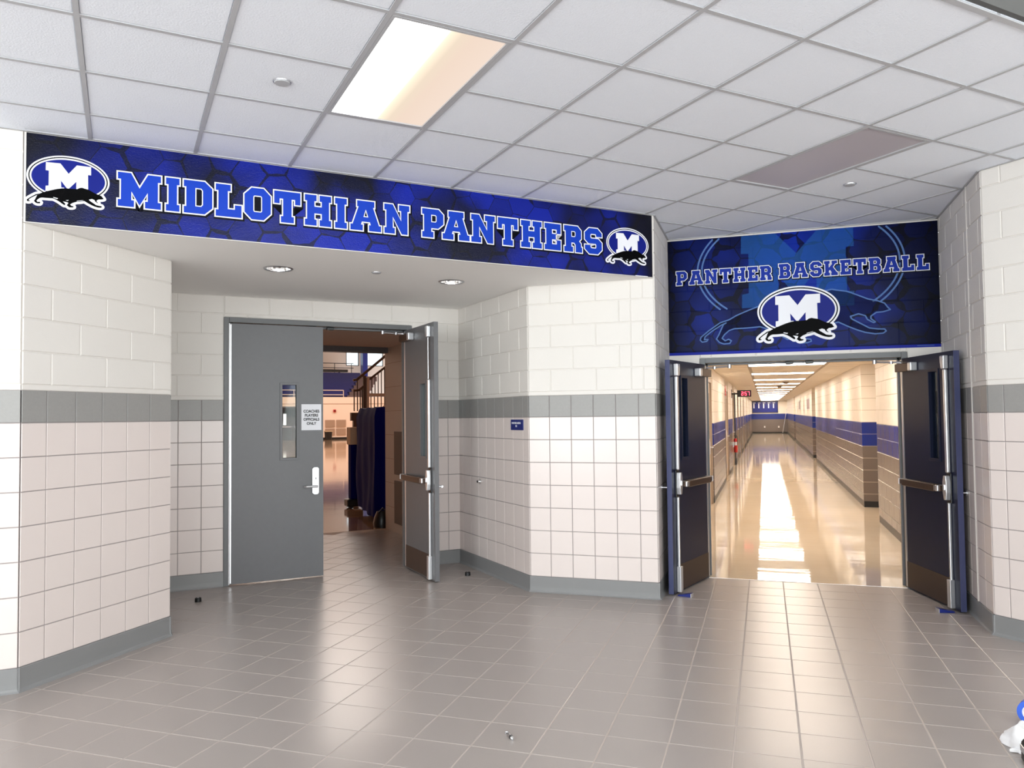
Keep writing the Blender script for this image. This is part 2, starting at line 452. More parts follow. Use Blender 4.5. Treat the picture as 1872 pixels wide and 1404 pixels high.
# ------------------------------------------------------------------ atrium shell behind the viewer
def plain(name, boxes, m, loc=(0, 0, 0), rz=0.0):
    b = MB()
    for q in boxes: b.box(*q)
    return tag(b.build(name, m, None, loc, rz), kind='structure')
plain('wall_atrium_left_front', [(0, 4.3-left_len, 0, .16, 0, ATR)], 'block_paint', V3(P1-B*4.3), GYM)
plain('wall_atrium_right_front', [(0, 7.8-right_len, 0, .16, 0, ATR)], 'block_paint', V3(P9+D9*right_len), R(-45))
xl = (P1-B*4.3).x; yl = (P1-B*4.3).y
xr = (P9+D9*7.8).x; yr = (P9+D9*7.8).y
plain('wall_atrium_left', [(xl-.2, xl, -5.2, yl, 0, ATR)], 'block_paint')
WX = [(-5.95, -3.25), (-2.65, .05), (.65, 3.35), (3.95, 6.65)]
bx = [(xl-.2, xr+.2, -5.2, -5.0, 0, .45), (xl-.2, xr+.2, -5.2, -5.0, 4.85, ATR)]
e = xl-.2
for a, b in WX: bx.append((e, a, -5.2, -5.0, .45, 4.85)); e = b
bx.append((e, xr+.2, -5.2, -5.0, .45, 4.85))
plain('wall_atrium_back', bx, 'block_paint')
WY = [(-4.1, -1.9), (-1.5, .7)]
bx = [(xr, xr+.2, -5.2, yr, 0, .45), (xr, xr+.2, -5.2, yr, 4.85, ATR)]; e = -5.2
for a, b in WY: bx.append((xr, xr+.2, e, a, .45, 4.85)); e = b
bx.append((xr, xr+.2, e, yr, .45, 4.85))
plain('wall_atrium_right', bx, 'block_paint')
def window(nm, loc, rz, w):
    f = MB(); z0, z1 = .45, 4.85
    for a, b, c, d in ((0, w, z0, z0+.06), (0, w, z1-.06, z1), (0, .06, z0, z1), (w-.06, w, z0, z1), (w/2-.03, w/2+.03, z0, z1), (0, w, 2.3, 2.36)):
        f.box(a, b, -.05, .05, c, d)
    o = tag(f.build(nm, 'frame_grey', None, loc, rz), kind='structure')
    MB().box(.03, w-.03, -.004, .004, z0+.03, z1-.03).build('pane', 'door_glass', o)
n = 1
for a, b in WX: window('window_%d' % n, (a, -5.1, 0), 0, b-a); n += 1
for a, b in WY: window('window_%d' % n, (xr+.1, a, 0), R(90), b-a); n += 1
# high atrium lid and the grey fascia where the lower grid ceiling stops
ga = lambda a, b: G0+B*(a*GP)+A*(b*GP)
fa0, fa1 = ga(-6.9, EDGE_B), ga(9.483, EDGE_B)
plain('wall_fascia', [(0, (fa1-fa0).length, -.03, -.004, ZC+.006, ATR)], 'fascia_paint', V3(fa0), GYM)
lid = MB(); pl = [(xl-.2, -5.2), (xr+.2, -5.2), (xr+.2, yr), tuple(ga(9.6, EDGE_B)), tuple(ga(-7, EDGE_B)), (xl-.2, yl)]
lid.prism(pl, ATR, ATR+.1)
tag(lid.build('ceiling_atrium', 'soffit_paint'), kind='structure')

# ------------------------------------------------------------------ grid ceiling
def clip(poly, f):
    out = []
    for i in range(len(poly)):
        p, q = poly[i], poly[(i+1) % len(poly)]; a, b = f(p), f(q)
        if a <= 0: out.append(p)
        if a*b < 0: t = a/(a-b); out.append((p[0]+(q[0]-p[0])*t, p[1]+(q[1]-p[1])*t))
    return out
def xy(p): v = ga(p[0], p[1]); return v
aP9, bP5 = 9.483, 2.743
MAIN = [lambda p: p[0]-aP9, lambda p: p[1]-bP5, lambda p: EDGE_B-p[1], lambda p: -6.8-p[0]]
ALC = [lambda p: P5.x-xy(p).x, lambda p: xy(p).x-P7.x, lambda p: xy(p).y-P7.y]
def regions(poly):
    res = []
    q = poly
    for f in MAIN: q = clip(q, f) if q else q
    if len(q) > 2: res.append(q)
    q = poly
    for f in ALC+[lambda p: bP5-p[1]]: q = clip(q, f) if q else q
    if len(q) > 2: res.append(q)
    q = poly
    for f in ALC+[lambda p: p[1]-bP5, lambda p: aP9-p[0]]: q = clip(q, f) if q else q
    if len(q) > 2: res.append(q)
    return res
def parea(p): return abs(sum(p[i][0]*p[(i+1) % len(p)][1]-p[(i+1) % len(p)][0]*p[i][1] for i in range(len(p))))/2
ceil_bk = MB()
for rr in regions([(-7, -4), (14, -4), (14, 6), (-7, 6)]):
    ceil_bk.prism([tuple(xy(p)) for p in rr], ZC+.03, ZC+.08)
ceiling = tag(ceil_bk.build('ceiling', 'ceiling_tile'), kind='structure')
LIGHTS = {(2, -1), (2, 0), (7, -1), (7, 0)}
full_tile = None
bw = .013/GP
for a in range(-7, 13):
    for b in range(-3, 5):
        if (a, b) in LIGHTS: continue
        rs = [q for q in regions([(a+bw, b+bw), (a+1-bw, b+bw), (a+1-bw, b+1-bw), (a+bw, b+1-bw)]) if parea(q) > .003]
        if not rs: continue
        whole = len(rs) == 1 and parea(rs[0]) > .9*(1-2*bw)**2 and len(rs[0]) == 4 and abs(parea(rs[0])-(1-2*bw)**2) < 1e-6
        o0 = ga(a, b)
        if whole:
            if full_tile is None:
                t = MB(); g = bw*GP; e = .004
                q = lambda i, z: [(g+i, g+i, z), (GP-g-i, g+i, z), (GP-g-i, GP-g-i, z), (g+i, GP-g-i, z)]
                t.add(q(0, .02)+q(0, .004)+q(e, .0015), [(i, (i+1) % 4, (i+1) % 4+4, i+4) for i in range(4)]+[(4+i, 4+(i+1) % 4, 8+(i+1) % 4, 8+i) for i in range(4)]+[(8, 9, 10, 11)])
                full_tile = t.mesh('ceiling_tile', 'ceiling_tile')
            inst('ceiling_tile', full_tile, ceiling, V3(o0, ZC), GYM)
        else:
            t = MB()
            for q in rs: t.prism([((p[0]-a)*GP, (p[1]-b)*GP) for p in q], .0015, .02)
            t.build('ceiling_tile', 'ceiling_tile', ceiling, V3(o0, ZC), GYM)
# exposed tee bars
def bar(nm, poly_ab, z0, z1):
    t = MB()
    parts = [poly_ab]
    if nm == 'cross_tee' and abs(poly_ab[0][1]+bw*.92) < 1e-6:      # the row that the two light panels interrupt
        y0, y1 = poly_ab[0][1], poly_ab[2][1]
        parts = [[(x0, y0), (x1, y0), (x1, y1), (x0, y1)] for x0, x1 in ((-7, 2), (3, 7), (8, 14))]
    for q in [rg for pp in parts for rg in regions(pp)]:
        if parea(q) > .002: t.prism([tuple(xy(p)) for p in q], z0, z1)
    if t.v: t.build(nm, 'ceiling_bar', ceiling)
for a in range(-6, 13): bar('tee_bar', [(a-bw*.92, -4), (a+bw*.92, -4), (a+bw*.92, 6), (a-bw*.92, 6)], ZC-.0035, ZC+.012)
for b in range(-2, 5): bar('cross_tee', [(-7, b-bw*.92), (14, b-bw*.92), (14, b+bw*.92), (-7, b+bw*.92)], ZC-.003, ZC+.012)
bar('edge_angle', [(-7, EDGE_B-.0), (9.6, EDGE_B), (9.6, EDGE_B+.05), (-7, EDGE_B+.05)], ZC-.006, ZC+.004)
for nm, p, u, L in (('wall_angle', P1-B*2.3, B, 7.0), ('wall_angle', P5, Vector((0, 1)), 1.03), ('wall_angle', P6, Vector((1, 0)), 2.44), ('wall_angle', P7, Vector((0, -1)), 1.4577), ('wall_angle', P9, D9, 1.4)):
    MB().box(0, L, -.022, 0, ZC-.004, ZC+.012).build(nm, 'ceiling_bar', ceiling, V3(p), math.atan2(u.y, u.x))

# ------------------------------------------------------------------ ceiling fixtures
def lamp_lens_mat():
    m = bpy.data.materials.new('lit_lens'); m.use_nodes = True; nt = m.node_tree; nt.nodes.remove(nt.nodes['Principled BSDF'])
    tc = nt.nodes.new('ShaderNodeTexCoord'); sp = nt.nodes.new('ShaderNodeSeparateXYZ'); nt.links.new(tc.outputs['Object'], sp.inputs[0])
    rp = nt.nodes.new('ShaderNodeValToRGB')          # one of the two tubes behind the lens is lit
    mr = nt.nodes.new('ShaderNodeMapRange'); mr.inputs[1].default_value = 0; mr.inputs[2].default_value = GP
    nt.links.new(sp.outputs[0], mr.inputs[0]); nt.links.new(mr.outputs[0], rp.inputs[0])
    el = rp.color_ramp.elements
    el[0].position = .0; el[0].color = (1, .93, .82, 1); el[1].position = 1; el[1].color = (.98, .80, .68, 1)
    for pos, c in ((.10, (1, 1, 1, 1)), (.40, (1, 1, .95, 1)), (.52, (1, .86, .66, 1)), (.70, (.99, .79, .65, 1))):
        n = el.new(pos); n.color = c
    st = nt.nodes.new('ShaderNodeValToRGB'); nt.links.new(mr.outputs[0], st.inputs[0])
    el = st.color_ramp.elements; el[0].color = (.5, .5, .5, 1); el[1].color = (.135, .135, .135, 1); el[1].position = .95
    for pos, v in ((.12, 1.0), (.36, .9), (.50, .17), (.6, .13)):
        n = el.new(pos); n.color = (v, v, v, 1)
    mu = nt.nodes.new('ShaderNodeMath'); mu.operation = 'MULTIPLY'; mu.inputs[1].default_value = 7.0; nt.links.new(st.outputs[0], mu.inputs[0])
    e = nt.nodes.new('ShaderNodeEmission'); nt.links.new(rp.outputs[0], e.inputs[0]); nt.links.new(mu.outputs[0], e.inputs[1])
    nt.links.new(e.outputs[0], nt.nodes['Material Output'].inputs[0]); MATS['lit_lens'] = m
lamp_lens_mat()
def troffer(a, b, lens, label):
    o = ga(a, b); r = empty('ceiling_light', V3(o, ZC), GYM); tag(r, label, 'ceiling light', 'recessed ceiling light panels')
    f = MB(); i, w, l = .013, GP, 2*GP; k = .030
    for q in ((i, w-i, i, k), (i, w-i, l-k, l-i), (i, k, k, l-k), (w-k, w-i, k, l-k)): f.box(q[0], q[1], q[2], q[3], -.004, .02)
    f.build('frame', 'ceiling_bar', r)
    MB().box(k, w-k, k, l-k, .004, .014).build('lens', lens, r)
troffer(2, -1, 'lit_lens', 'lit ceiling light panel, left half glowing white and right half peach')
troffer(7, -1, 'off_lens', 'unlit grey-mauve ceiling light panel in front of the basketball mural')
for c, nm in ((Vector((-2.365, 3.41)), 'flat round sprinkler cover on the ceiling left of the lit light panel'), (Vector((.662, 6.412)), 'flat round sprinkler cover on the ceiling beside the unlit light panel')):
    r = empty('sprinkler_cover', V3(c, ZC)); tag(r, nm, 'sprinkler cover', 'round sprinkler covers')
    MB().lathe([(0, -.009), (.038, -.009), (.042, -.005), (.042, 0)]).build('disc', 'ceiling_bar', r, smooth=True)
    MB().lathe([(.036, -.001), (.046, -.003), (.047, .001)]).build('rim', 'steel', r, smooth=True)
r = empty('sprinkler_cover', (-3.029, 5.677, ZS)); tag(r, 'small round sprinkler cover in the soffit between the two downlights', 'sprinkler cover', 'round sprinkler covers')
MB().lathe([(0, -.009), (.034, -.009), (.038, -.005), (.038, 0)]).build('disc', 'ceiling_bar', r, smooth=True)
MB().lathe([(.033, -.001), (.041, -.003), (.042, .001)]).build('rim', 'steel', r, smooth=True)
emit('downlight_lamp', (1, .96, .90, 1), 110.0)
for c, nm in ((CAN1, 'chrome downlight in the soffit above the closed grey door'), (CAN2, 'chrome downlight in the soffit near the open grey door')):
    r = empty('downlight', V3(c, ZS)); tag(r, nm, 'downlight', 'chrome downlights in the recess soffit')
    MB().lathe([(.096, .004), (.112, .002), (.116, -.004), (.108, -.008), (.094, -.004), (.096, .004)]).build('trim_ring', 'steel', r, smooth=True)
    rf = MB()
    nseg = 26
    prof = [(.095, -.003), (.090, .03), (.078, .075), (.058, .12)]
    rf.lathe(prof, n=nseg)
    rf.build('reflector', 'chrome', r)
    MB().lathe([(0, .085), (.03, .09), (.042, .105), (.04, .13)]).build('lamp', 'downlight_lamp', r, smooth=True)
    MB().lathe([(0, .125), (.07, .125), (.07, .12)]).build('cap', 'aluminium', r)

# ------------------------------------------------------------------ foyer floor
fl = MB(); fl.box(xl-.3, xr+.3, -5.3, 7.85, -.06, -.0014)
fl.box(-9.5, -1.5, 7.85, 12.0, -.06, -.0014)
floor = tag(fl.build('floor', 'floor_grout'), kind='structure')
FX, FY, FP = .1312, 7.5094, .3048
def project(p):
    d = Vector(p)-Vector((0, 0, CAMH)); z = d.dot(FWD)
    if z < .3: return None
    return (936+FPX*d.dot(RIGHT)/z, 711.96-FPX*d.dot(UP)/z, z)
def st(p): d = p-P3; return d.dot(B), d.dot(A)
def on_floor(c):
    if P1.x-.2 < c.x < P4.x and P1.y-1 < c.y < P3.y+.3 and st(c)[1] < .1 and st(c)[0] < .2 and not (c.x < P2.x-.2 and st(c)[0] < -3.2): return True
    """is the tile centre inside the foyer, the recess or the vestibule?"""
    s, t = st(c); bb = (c-G0).dot(A)/GP; aa = (c-G0).dot(B)/GP
    m = .25
    if c.y > -5.1 and bb < bP5+.1 and aa < aP9+.35 and xl < c.x < xr: return True
    if P5.x-m < c.x < P7.x+m and 5 < c.y < 7.85: return True
    if -3.2 < s < .2 and -2.4 < t < 2.88 and c.x > -9.4:
        return not (c.x < P2.x-.05 and t < -1.75)
    if c.x < P4.x+.2 and c.x > P1.x-.05 and t < .1 and bb > bP5-.5: return True
    if c.x < P5.x+.2 and c.y < P4.y+.2 and c.x > P1.x-.05: return True
    return False
fm = MB(); g = .003; e = .0022
q = lambda i, z: [(g+i, g+i, z), (FP-g-i, g+i, z), (FP-g-i, FP-g-i, z), (g+i, FP-g-i, z)]
fm.add(q(0, -.01)+q(0, -.0014)+q(e, 0), [(i, (i+1) % 4, (i+1) % 4+4, i+4) for i in range(4)]+[(4+i, 4+(i+1) % 4, 8+(i+1) % 4, 8+i) for i in range(4)]+[(8, 9, 10, 11)])
tile_me = fm.mesh('floor_tile', 'floor_tile')
cells = []
for i in range(-32, 26):
    for j in range(-18, 46):
        x0, y0 = FX+i*FP, FY-(j+1)*FP
        c = Vector((x0+FP/2, y0+FP/2))
        if y0+FP > 7.86 and c.x > -1.6: continue
        if not on_floor(c): continue
        pr = project((c.x, c.y, 0)); size = 0
        if pr and -40 < pr[0] < 1912 and pr[1] < 1440: size = 1/pr[2]**2*100+10
        cells.append((size, x0, y0))
cells.sort(reverse=True)
rest = MB()
for k, (sz, x0, y0) in enumerate(cells):
    if k < 300: inst('floor_tile', tile_me, floor, (x0, y0, 0))
    else:
        rest.add([(x+x0, y+y0, z) for x, y, z in fm.v], fm.f)
o = rest.build('floor_tile_field', 'floor_tile', floor); o['kind'] = 'stuff'

# ------------------------------------------------------------------ hall beyond the navy doors (floor rises very slightly)
def wood_like(name, c1, c2, rough, sc, coat=0.0, bumpd=0.0, spec=.5):
    m = bpy.data.materials.new(name); m.use_nodes = True; nt = m.node_tree; b = nt.nodes['Principled BSDF']
    tc = nt.nodes.new('ShaderNodeTexCoord'); mp = nt.nodes.new('ShaderNodeMapping'); mp.inputs['Scale'].default_value = sc
    n = nt.nodes.new('ShaderNodeTexNoise'); n.inputs['Scale'].default_value = 1.0; n.inputs['Detail'].default_value = 4
    mx = nt.nodes.new('ShaderNodeMix'); mx.data_type = 'RGBA'; mx.inputs[6].default_value = c1; mx.inputs[7].default_value = c2
    nt.links.new(tc.outputs['Object'], mp.inputs[0]); nt.links.new(mp.outputs[0], n.inputs['Vector']); nt.links.new(n.outputs['Fac'], mx.inputs[0])
    nt.links.new(mx.outputs[2], b.inputs['Base Color']); b.inputs['Roughness'].default_value = rough; b.inputs['Coat Weight'].default_value = coat
    b.inputs['Coat Roughness'].default_value = rough; b.inputs['Specular IOR Level'].default_value = spec
    if bumpd:
        n2 = nt.nodes.new('ShaderNodeTexNoise'); n2.inputs['Scale'].default_value = 1.0; n2.inputs['Detail'].default_value = 2
        mp2 = nt.nodes.new('ShaderNodeMapping'); mp2.inputs['Scale'].default_value = (1.1, 5.0, 1)
        nt.links.new(tc.outputs['Object'], mp2.inputs[0]); nt.links.new(mp2.outputs[0], n2.inputs['Vector'])
        bp = nt.nodes.new('ShaderNodeBump'); bp.inputs['Strength'].default_value = 1; bp.inputs['Distance'].default_value = bumpd
        nt.links.new(n2.outputs['Fac'], bp.inputs['Height']); nt.links.new(bp.outputs['Normal'], b.inputs['Normal'])
    MATS[name] = m
wood_like('waxed_floor', srgb(208, 192, 170), srgb(216, 202, 182), .05, (2, 2, 2), coat=0.0, bumpd=.0012, spec=.45)
mat('hall_cream', srgb(242, 234, 222), .4, bump=(70, .2, .002))
mat('hall_blue', srgb(22, 44, 128), .25, bump=(70, .2, .002))
mat('hall_brown', srgb(112, 102, 96), .22, bump=(70, .2, .002))
mat('hall_mortar', srgb(222, 212, 198), .6)
mat('hall_base', srgb(14, 13, 13), .35)
mat('hall_door', srgb(205, 186, 165), .4, var=(5, .04))
mat('hall_frame', srgb(150, 134, 118), .4)
mat('red_paint', srgb(190, 30, 30), .3)
mat('board_blue', srgb(20, 34, 120), .25)
emit('hall_lens', (1, .86, .71, 1), 27.0)
emit('led_red', (1, .06, .10, 1), 6.0)
def course_mat(name, col, mortar, rough):
    """painted block seen from far: courses drawn by a brick pattern"""
    m = bpy.data.materials.new(name); m.use_nodes = True; nt = m.node_tree; b = nt.nodes['Principled BSDF']
    tc = nt.nodes.new('ShaderNodeTexCoord'); sp = nt.nodes.new('ShaderNodeSeparateXYZ'); cb = nt.nodes.new('ShaderNodeCombineXYZ')
    nt.links.new(tc.outputs['Object'], sp.inputs[0])
    sh = nt.nodes.new('ShaderNodeMath'); sh.operation = 'MULTIPLY_ADD'; sh.inputs[1].default_value = -.0039; sh.inputs[2].default_value = .0039*7.85-.02
    ad = nt.nodes.new('ShaderNodeMath'); ad.operation = 'ADD'
    nt.links.new(sp.outputs[1], sh.inputs[0]); nt.links.new(sh.outputs[0], ad.inputs[0]); nt.links.new(sp.outputs[2], ad.inputs[1])
    nt.links.new(sp.outputs[1], cb.inputs[0]); nt.links.new(ad.outputs[0], cb.inputs[1])
    br = nt.nodes.new('ShaderNodeTexBrick'); br.inputs['Scale'].default_value = 1; br.inputs['Brick Width'].default_value = .41; br.inputs['Row Height'].default_value = .2
    br.inputs['Mortar Size'].default_value = .005; br.inputs['Color1'].default_value = col; br.inputs['Color2'].default_value = col; br.inputs['Mortar'].default_value = mortar
    nt.links.new(cb.outputs[0], br.inputs['Vector']); nt.links.new(br.outputs['Color'], b.inputs['Base Color']); b.inputs['Roughness'].default_value = rough
    MATS[name] = m
course_mat('far_cream', srgb(242, 234, 222), srgb(205, 192, 174), .4)
course_mat('far_blue', srgb(22, 44, 128), srgb(120, 122, 150), .25)
course_mat('far_brown', srgb(112, 102, 96), srgb(170, 158, 146), .22)
HY0, HY1, HZ, HXL, HXR = 7.85, 59.3, 2.39, -.88, 1.55
fh = MB()
fh.add([(-2.2, HY0, 0), (2.9, HY0, 0), (2.9, HY1, 0), (-2.2, HY1, 0)], [(0, 1, 2, 3)])
tag(fh.build('floor_hall', 'waxed_floor', shear=True), kind='structure')
# hall ceiling with lay-in panel pattern
def ceil_pattern():
    m = bpy.data.materials.new('hall_ceiling'); m.use_nodes = True; nt = m.node_tree; b = nt.nodes['Principled BSDF']
    tc = nt.nodes.new('ShaderNodeTexCoord'); br = nt.nodes.new('ShaderNodeTexBrick'); br.offset = 0
    br.inputs['Scale'].default_value = 1; br.inputs['Brick Width'].default_value = 1.2192; br.inputs['Row Height'].default_value = .6096; br.inputs['Mortar Size'].default_value = .03
    c = srgb(238, 229, 214); br.inputs['Color1'].default_value = c; br.inputs['Color2'].default_value = c; br.inputs['Mortar'].default_value = srgb(180, 166, 148)
    mp = nt.nodes.new('ShaderNodeMapping'); mp.inputs['Location'].default_value = (.2362, 0, 0)
    nt.links.new(tc.outputs['Object'], mp.inputs[0]); nt.links.new(mp.outputs[0], br.inputs['Vector']); nt.links.new(br.outputs['Color'], b.inputs['Base Color']); b.inputs['Roughness'].default_value = .85
    MATS['hall_ceiling'] = m
ceil_pattern()
hc = MB()
LY = [9.9+3.2*k for k in range(16)]
LX0, LX1 = -.255, .965
ys = [8.04]
for y in LY: ys += [y, y+.6096]
ys.append(HY1)
for k in range(len(ys)-1):
    y0, y1 = ys[k], ys[k+1]
    if k % 2 == 0: hc.add([(-2.2, y0, HZ), (-2.2, y1, HZ), (2.9, y1, HZ), (2.9, y0, HZ)], [(0, 1, 2, 3)])
    else:
        for a, b in ((-2.2, LX0), (LX1, 2.9)): hc.add([(a, y0, HZ), (a, y1, HZ), (b, y1, HZ), (b, y0, HZ)], [(0, 1, 2, 3)])
tag(hc.build('ceiling_hall', 'hall_ceiling', shear=True), kind='structure')
for k, y in enumerate(LY):
    r = empty('hall_light', (LX0, y, HZ+hz(y)))
    ordn = ('nearest', 'second', 'third', 'fourth', 'fifth', 'sixth', 'seventh', 'eighth', 'ninth', 'tenth', 'eleventh', 'twelfth', 'thirteenth', 'fourteenth', 'fifteenth', 'farthest')[k]
    tag(r, 'white hall ceiling light, %s in the row from the navy doors' % ordn, 'ceiling light', 'row of hall ceiling lights')
    f = MB(); w, l = LX1-LX0, .6096
    for q in ((0, w, 0, .02), (0, w, l-.02, l), (0, .02, .02, l-.02), (w-.02, w, .02, l-.02)): f.box(q[0], q[1], q[2], q[3], -.006, .03)
    f.build('frame', 'ceiling_bar', r)
    MB().box(.02, w-.02, .02, l-.02, .0, .02).build('lens', 'hall_lens', r)
ZONES = [(0, .1, 'hall_base', 'hall_base'), (.1, 1.02, 'far_brown', 'hall_brown'), (1.02, 1.42, 'far_blue', 'hall_blue'), (1.42, HZ, 'far_cream', 'hall_cream')]
def hall_seg(b, x, side, y0, y1, depth=.35):
    """one stretch of hall wall; side=-1 left wall (solid to -x), +1 right wall"""
    n = max(1, int((y1-y0)/2))
    for k in range(n):
        a, c = y0+(y1-y0)*k/n, y0+(y1-y0)*(k+1)/n
        for i, (z0, z1, _, _) in enumerate(ZONES):
            b.box(min(x, x+side*depth), max(x, x+side*depth), a, c, z0, z1, i)
FAR = [z[2] for z in ZONES]
def hall_blocks(parent, x, side, y0, y1, phase):
    z = .02; j = 0
    while z < HZ-.03:
        z1 = min(z+.2, HZ); a0 = max(z, .1)
        mt = 'hall_brown' if z1 <= 1.03 else ('hall_blue' if z1 <= 1.43 else 'hall_cream')
        xs = [y0]; v = y0+phase+(.205 if j % 2 else 0)
        while v < y1-.03: xs.append(v); v += .41
        xs.append(y1)
        for i in range(len(xs)-1):
            w, h = xs[i+1]-xs[i]-.008, z1-a0-.008
            if w < .02 or h < .02: continue
            if side < 0: inst('block', piece_mesh(w, h, .006, .003, 'block', mt), parent, (x, xs[i]+.004, a0+.004+hz(xs[i])), R(90))
            else: inst('block', piece_mesh(w, h, .006, .003, 'block', mt), parent, (x, xs[i]+.004+w, a0+.004+hz(xs[i])), R(-90))
        z = z1; j += 1
# left wall: proud stretches with door bays between them; right wall with two deep bays
LSEG = [(8.05, 11.9), (14.2, 18.55), (20.6, 22.9), (24.5, 27.2), (28.5, 30.4), (31.6, 34.6), (36.0, 40.5), (42.2, 47), (48.6, HY1)]
RSEG = [(8.05, 12.33), (14.13, 26.6), (28.4, 44), (46, HY1)]
for nm, segs, x, sd in (('wall_hall_far_left', LSEG, HXL, -1), ('wall_hall_far_right', RSEG, HXR, 1)):
    b = MB()
    for y0, y1 in segs: hall_seg(b, x, sd, y0, y1)
    ext = .10 if sd < 0 else .35
    hall_seg(b, x+sd*ext, sd, 8.05, HY1, .3)
    w = tag(b.build(nm, FAR, shear=True), kind='structure')
    if sd > 0:
        # near right stretch and the first metres after the bay are built block by block
        hall_blocks(w, x, sd, 8.05, 12.33, .2); hall_blocks(w, x, sd, 14.13, 19.05, .2)
    else:
        hall_blocks(w, x, sd, 14.2, 18.55, .25)
b = MB()
for i, (z0, z1, _, _) in enumerate(ZONES): b.box(-2, 2.7, HY1, HY1+.2, z0, z1, i)
tag(b.build('wall_hall_end', ['hall_base', 'hall_brown', 'hall_blue', 'hall_cream'], shear=True), kind='structure')
# wooden hall doors in the bays of the left wall and right wall
def hall_door(n, y0, y1, side, x, top=2.13):
    """leaf standing in a bay; side -1: left wall"""
    fr = MB(); s = -side
    for a, b, c, d in ((y0, y0+.05, 0, top+.05), (y1-.05, y1, 0, top+.05), (y0+.05, y1-.05, top, top+.05)):
        fr.box(min(x, x+s*.09), max(x, x+s*.09), a, b, c, d)
    o = tag(fr.build('door_%d' % n, 'hall_frame', shear=True), kind='structure')
    MB().box(min(x, x+s*.055), max(x, x+s*.055), y0+.055, y1-.055, .01, top-.005).build('leaf', 'hall_door', o, shear=True)
    yv = y1-.2 if side < 0 else y0+.15
    MB().box(min(x+s*.04, x+s*.0575), max(x+s*.04, x+s*.0575), yv-.08, yv, 1.15, 1.95).build('vision_pane', 'dark_gap', o, shear=True)
    hn = MB(); yh = y1-.14
    hn.cyl((x+s*.05, yh, 1.0), (x+s*.11, yh, 1.0), .012); hn.cyl((x+s*.105, yh+.01, 1.0), (x+s*.105, yh-.12, 1.0), .010)
    hn.box(min(x+s*.05, x+s*.062), max(x+s*.05, x+s*.062), yh-.03, yh+.03, .88, 1.1)
    hn.build('lever', 'steel', o, smooth=True, shear=True)
    hg = MB()
    for z in (.25, 1.1, 1.95): hg.box(min(x+s*.085, x+s*.098), max(x+s*.085, x+s*.098), y0+.03, y0+.07, z, z+.12)
    hg.build('hinge', 'steel', o, shear=True)
XB = HXL-.10
dn = 5
for y0, y1 in ((12.9, 14.1), (19.2, 20.5), (23.2, 24.4), (27.3, 28.4), (30.5, 31.5), (34.8, 35.9)):
    hall_door(dn, y0, y1, -1, XB); dn += 1
for y0, y1 in ((12.45, 13.95), (26.8, 28.2), (44.4, 45.8)):
    hall_door(dn, y0, y1, 1, HXR+.35); dn += 1

# digital clock on a bracket
r = empty('wall_clock', (HXL, 22.5, 2.12+hz(22.5))); tag(r, 'black digital clock showing 2:57 in red on a bracket in the hall', 'clock')
bk = MB(); bk.box(0, .015, -.03, .03, -.12, .12); bk.cyl((.01, 0, 0), (.17, 0, 0), .022)
bk.build('bracket', 'black_plastic', r)
cw, ch, cx0 = .375, .185, .16
case = MB().box(cx0, cx0+cw, -.045, .045, -ch/2, ch/2).build('case', 'black_plastic', r, bevel=.006)
SEGS = {'2': 'abged', '5': 'afgcd', '7': 'abc'}
def digit(ch_, x, w, h):
    t = MB(); th = .014; y0, y1 = -.0485, -.045
    R_ = {'a': (x, x+w, h/2-th, h/2), 'g': (x, x+w, -th/2, th/2), 'd': (x, x+w, -h/2, -h/2+th), 'f': (x, x+th, 0, h/2), 'b': (x+w-th, x+w, 0, h/2), 'e': (x, x+th, -h/2, 0), 'c': (x+w-th, x+w, -h/2, 0)}
    for s_ in SEGS[ch_]: q_ = R_[s_]; t.box(q_[0], q_[1], y0, y1, q_[2], q_[3])
    t.build('digit', 'led_red', case)
digit('2', cx0+.11, .055, .11); digit('5', cx0+.20, .055, .11); digit('7', cx0+.28, .055, .11)
for zz in (.02, -.03): MB().box(cx0+.176, cx0+.186, -.0485, -.045, zz, zz+.012).build('colon_dot', 'led_red', case)
# fire extinguisher, red notice, framed notices, dark strip for a shaded pilaster end, trophy board and outlets
yx = 23.1
r = empty('fire_extinguisher', (HXL, yx, .45+hz(yx))); tag(r, 'red fire extinguisher hung on the left hall wall', 'fire extinguisher')
MB().lathe([(0, 0), (.045, 0), (.055, .02), (.055, .33), (.045, .38), (.02, .40), (0, .40)], (.065, 0, 0), 20).build('cylinder', 'red_paint', r, smooth=True)
MB().lathe([(.0558, .20), (.0558, .30)], (.065, 0, 0), 20).build('label_band', 'white_paper', r, smooth=True)
vb = MB(); vb.cyl((.065, 0, .40), (.065, 0, .47), .018); vb.tube([(.065, 0, .46), (.11, -.02, .45), (.12, -.03, .36), (.11, -.04, .2)], .008); vb.box(.02, .11, -.012, .012, .46, .485)
vb.build('valve', 'black_plastic', r, smooth=True)
MB().box(0, .02, -.04, .04, .15, .3).build('bracket', 'steel', r)
yx = 19.0
r = empty('notice_sign', (HXL, yx, 2.0+hz(yx))); tag(r, 'small red and white notice on the left hall wall past the first door', 'notice')
MB().box(0, .012, -.16, .16, 0, .24).build('panel', 'red_paint', r); MB().box(.012, .014, -.12, .12, .05, .09).build('text_strip', 'white_paper', r)
mat('mauve_print', srgb(150, 128, 132), .4)
for yx, sz, nm in ((30.6, .42, 'larger mauve framed notice on the right hall wall'), (38.1, .3, 'smaller mauve framed notice far along the right hall wall')):
    r = empty('framed_notice', (HXR, yx, 1.66+hz(yx))); tag(r, nm, 'notice', 'framed notices on the right hall wall')
    MB().box(-.02, 0, -sz*2.2, sz*2.2, 0, .42).build('frame', 'aluminium', r); MB().box(-.022, -.018, -sz*2.2+.03, sz*2.2-.03, .03, .39).build('print', 'mauve_print', r)
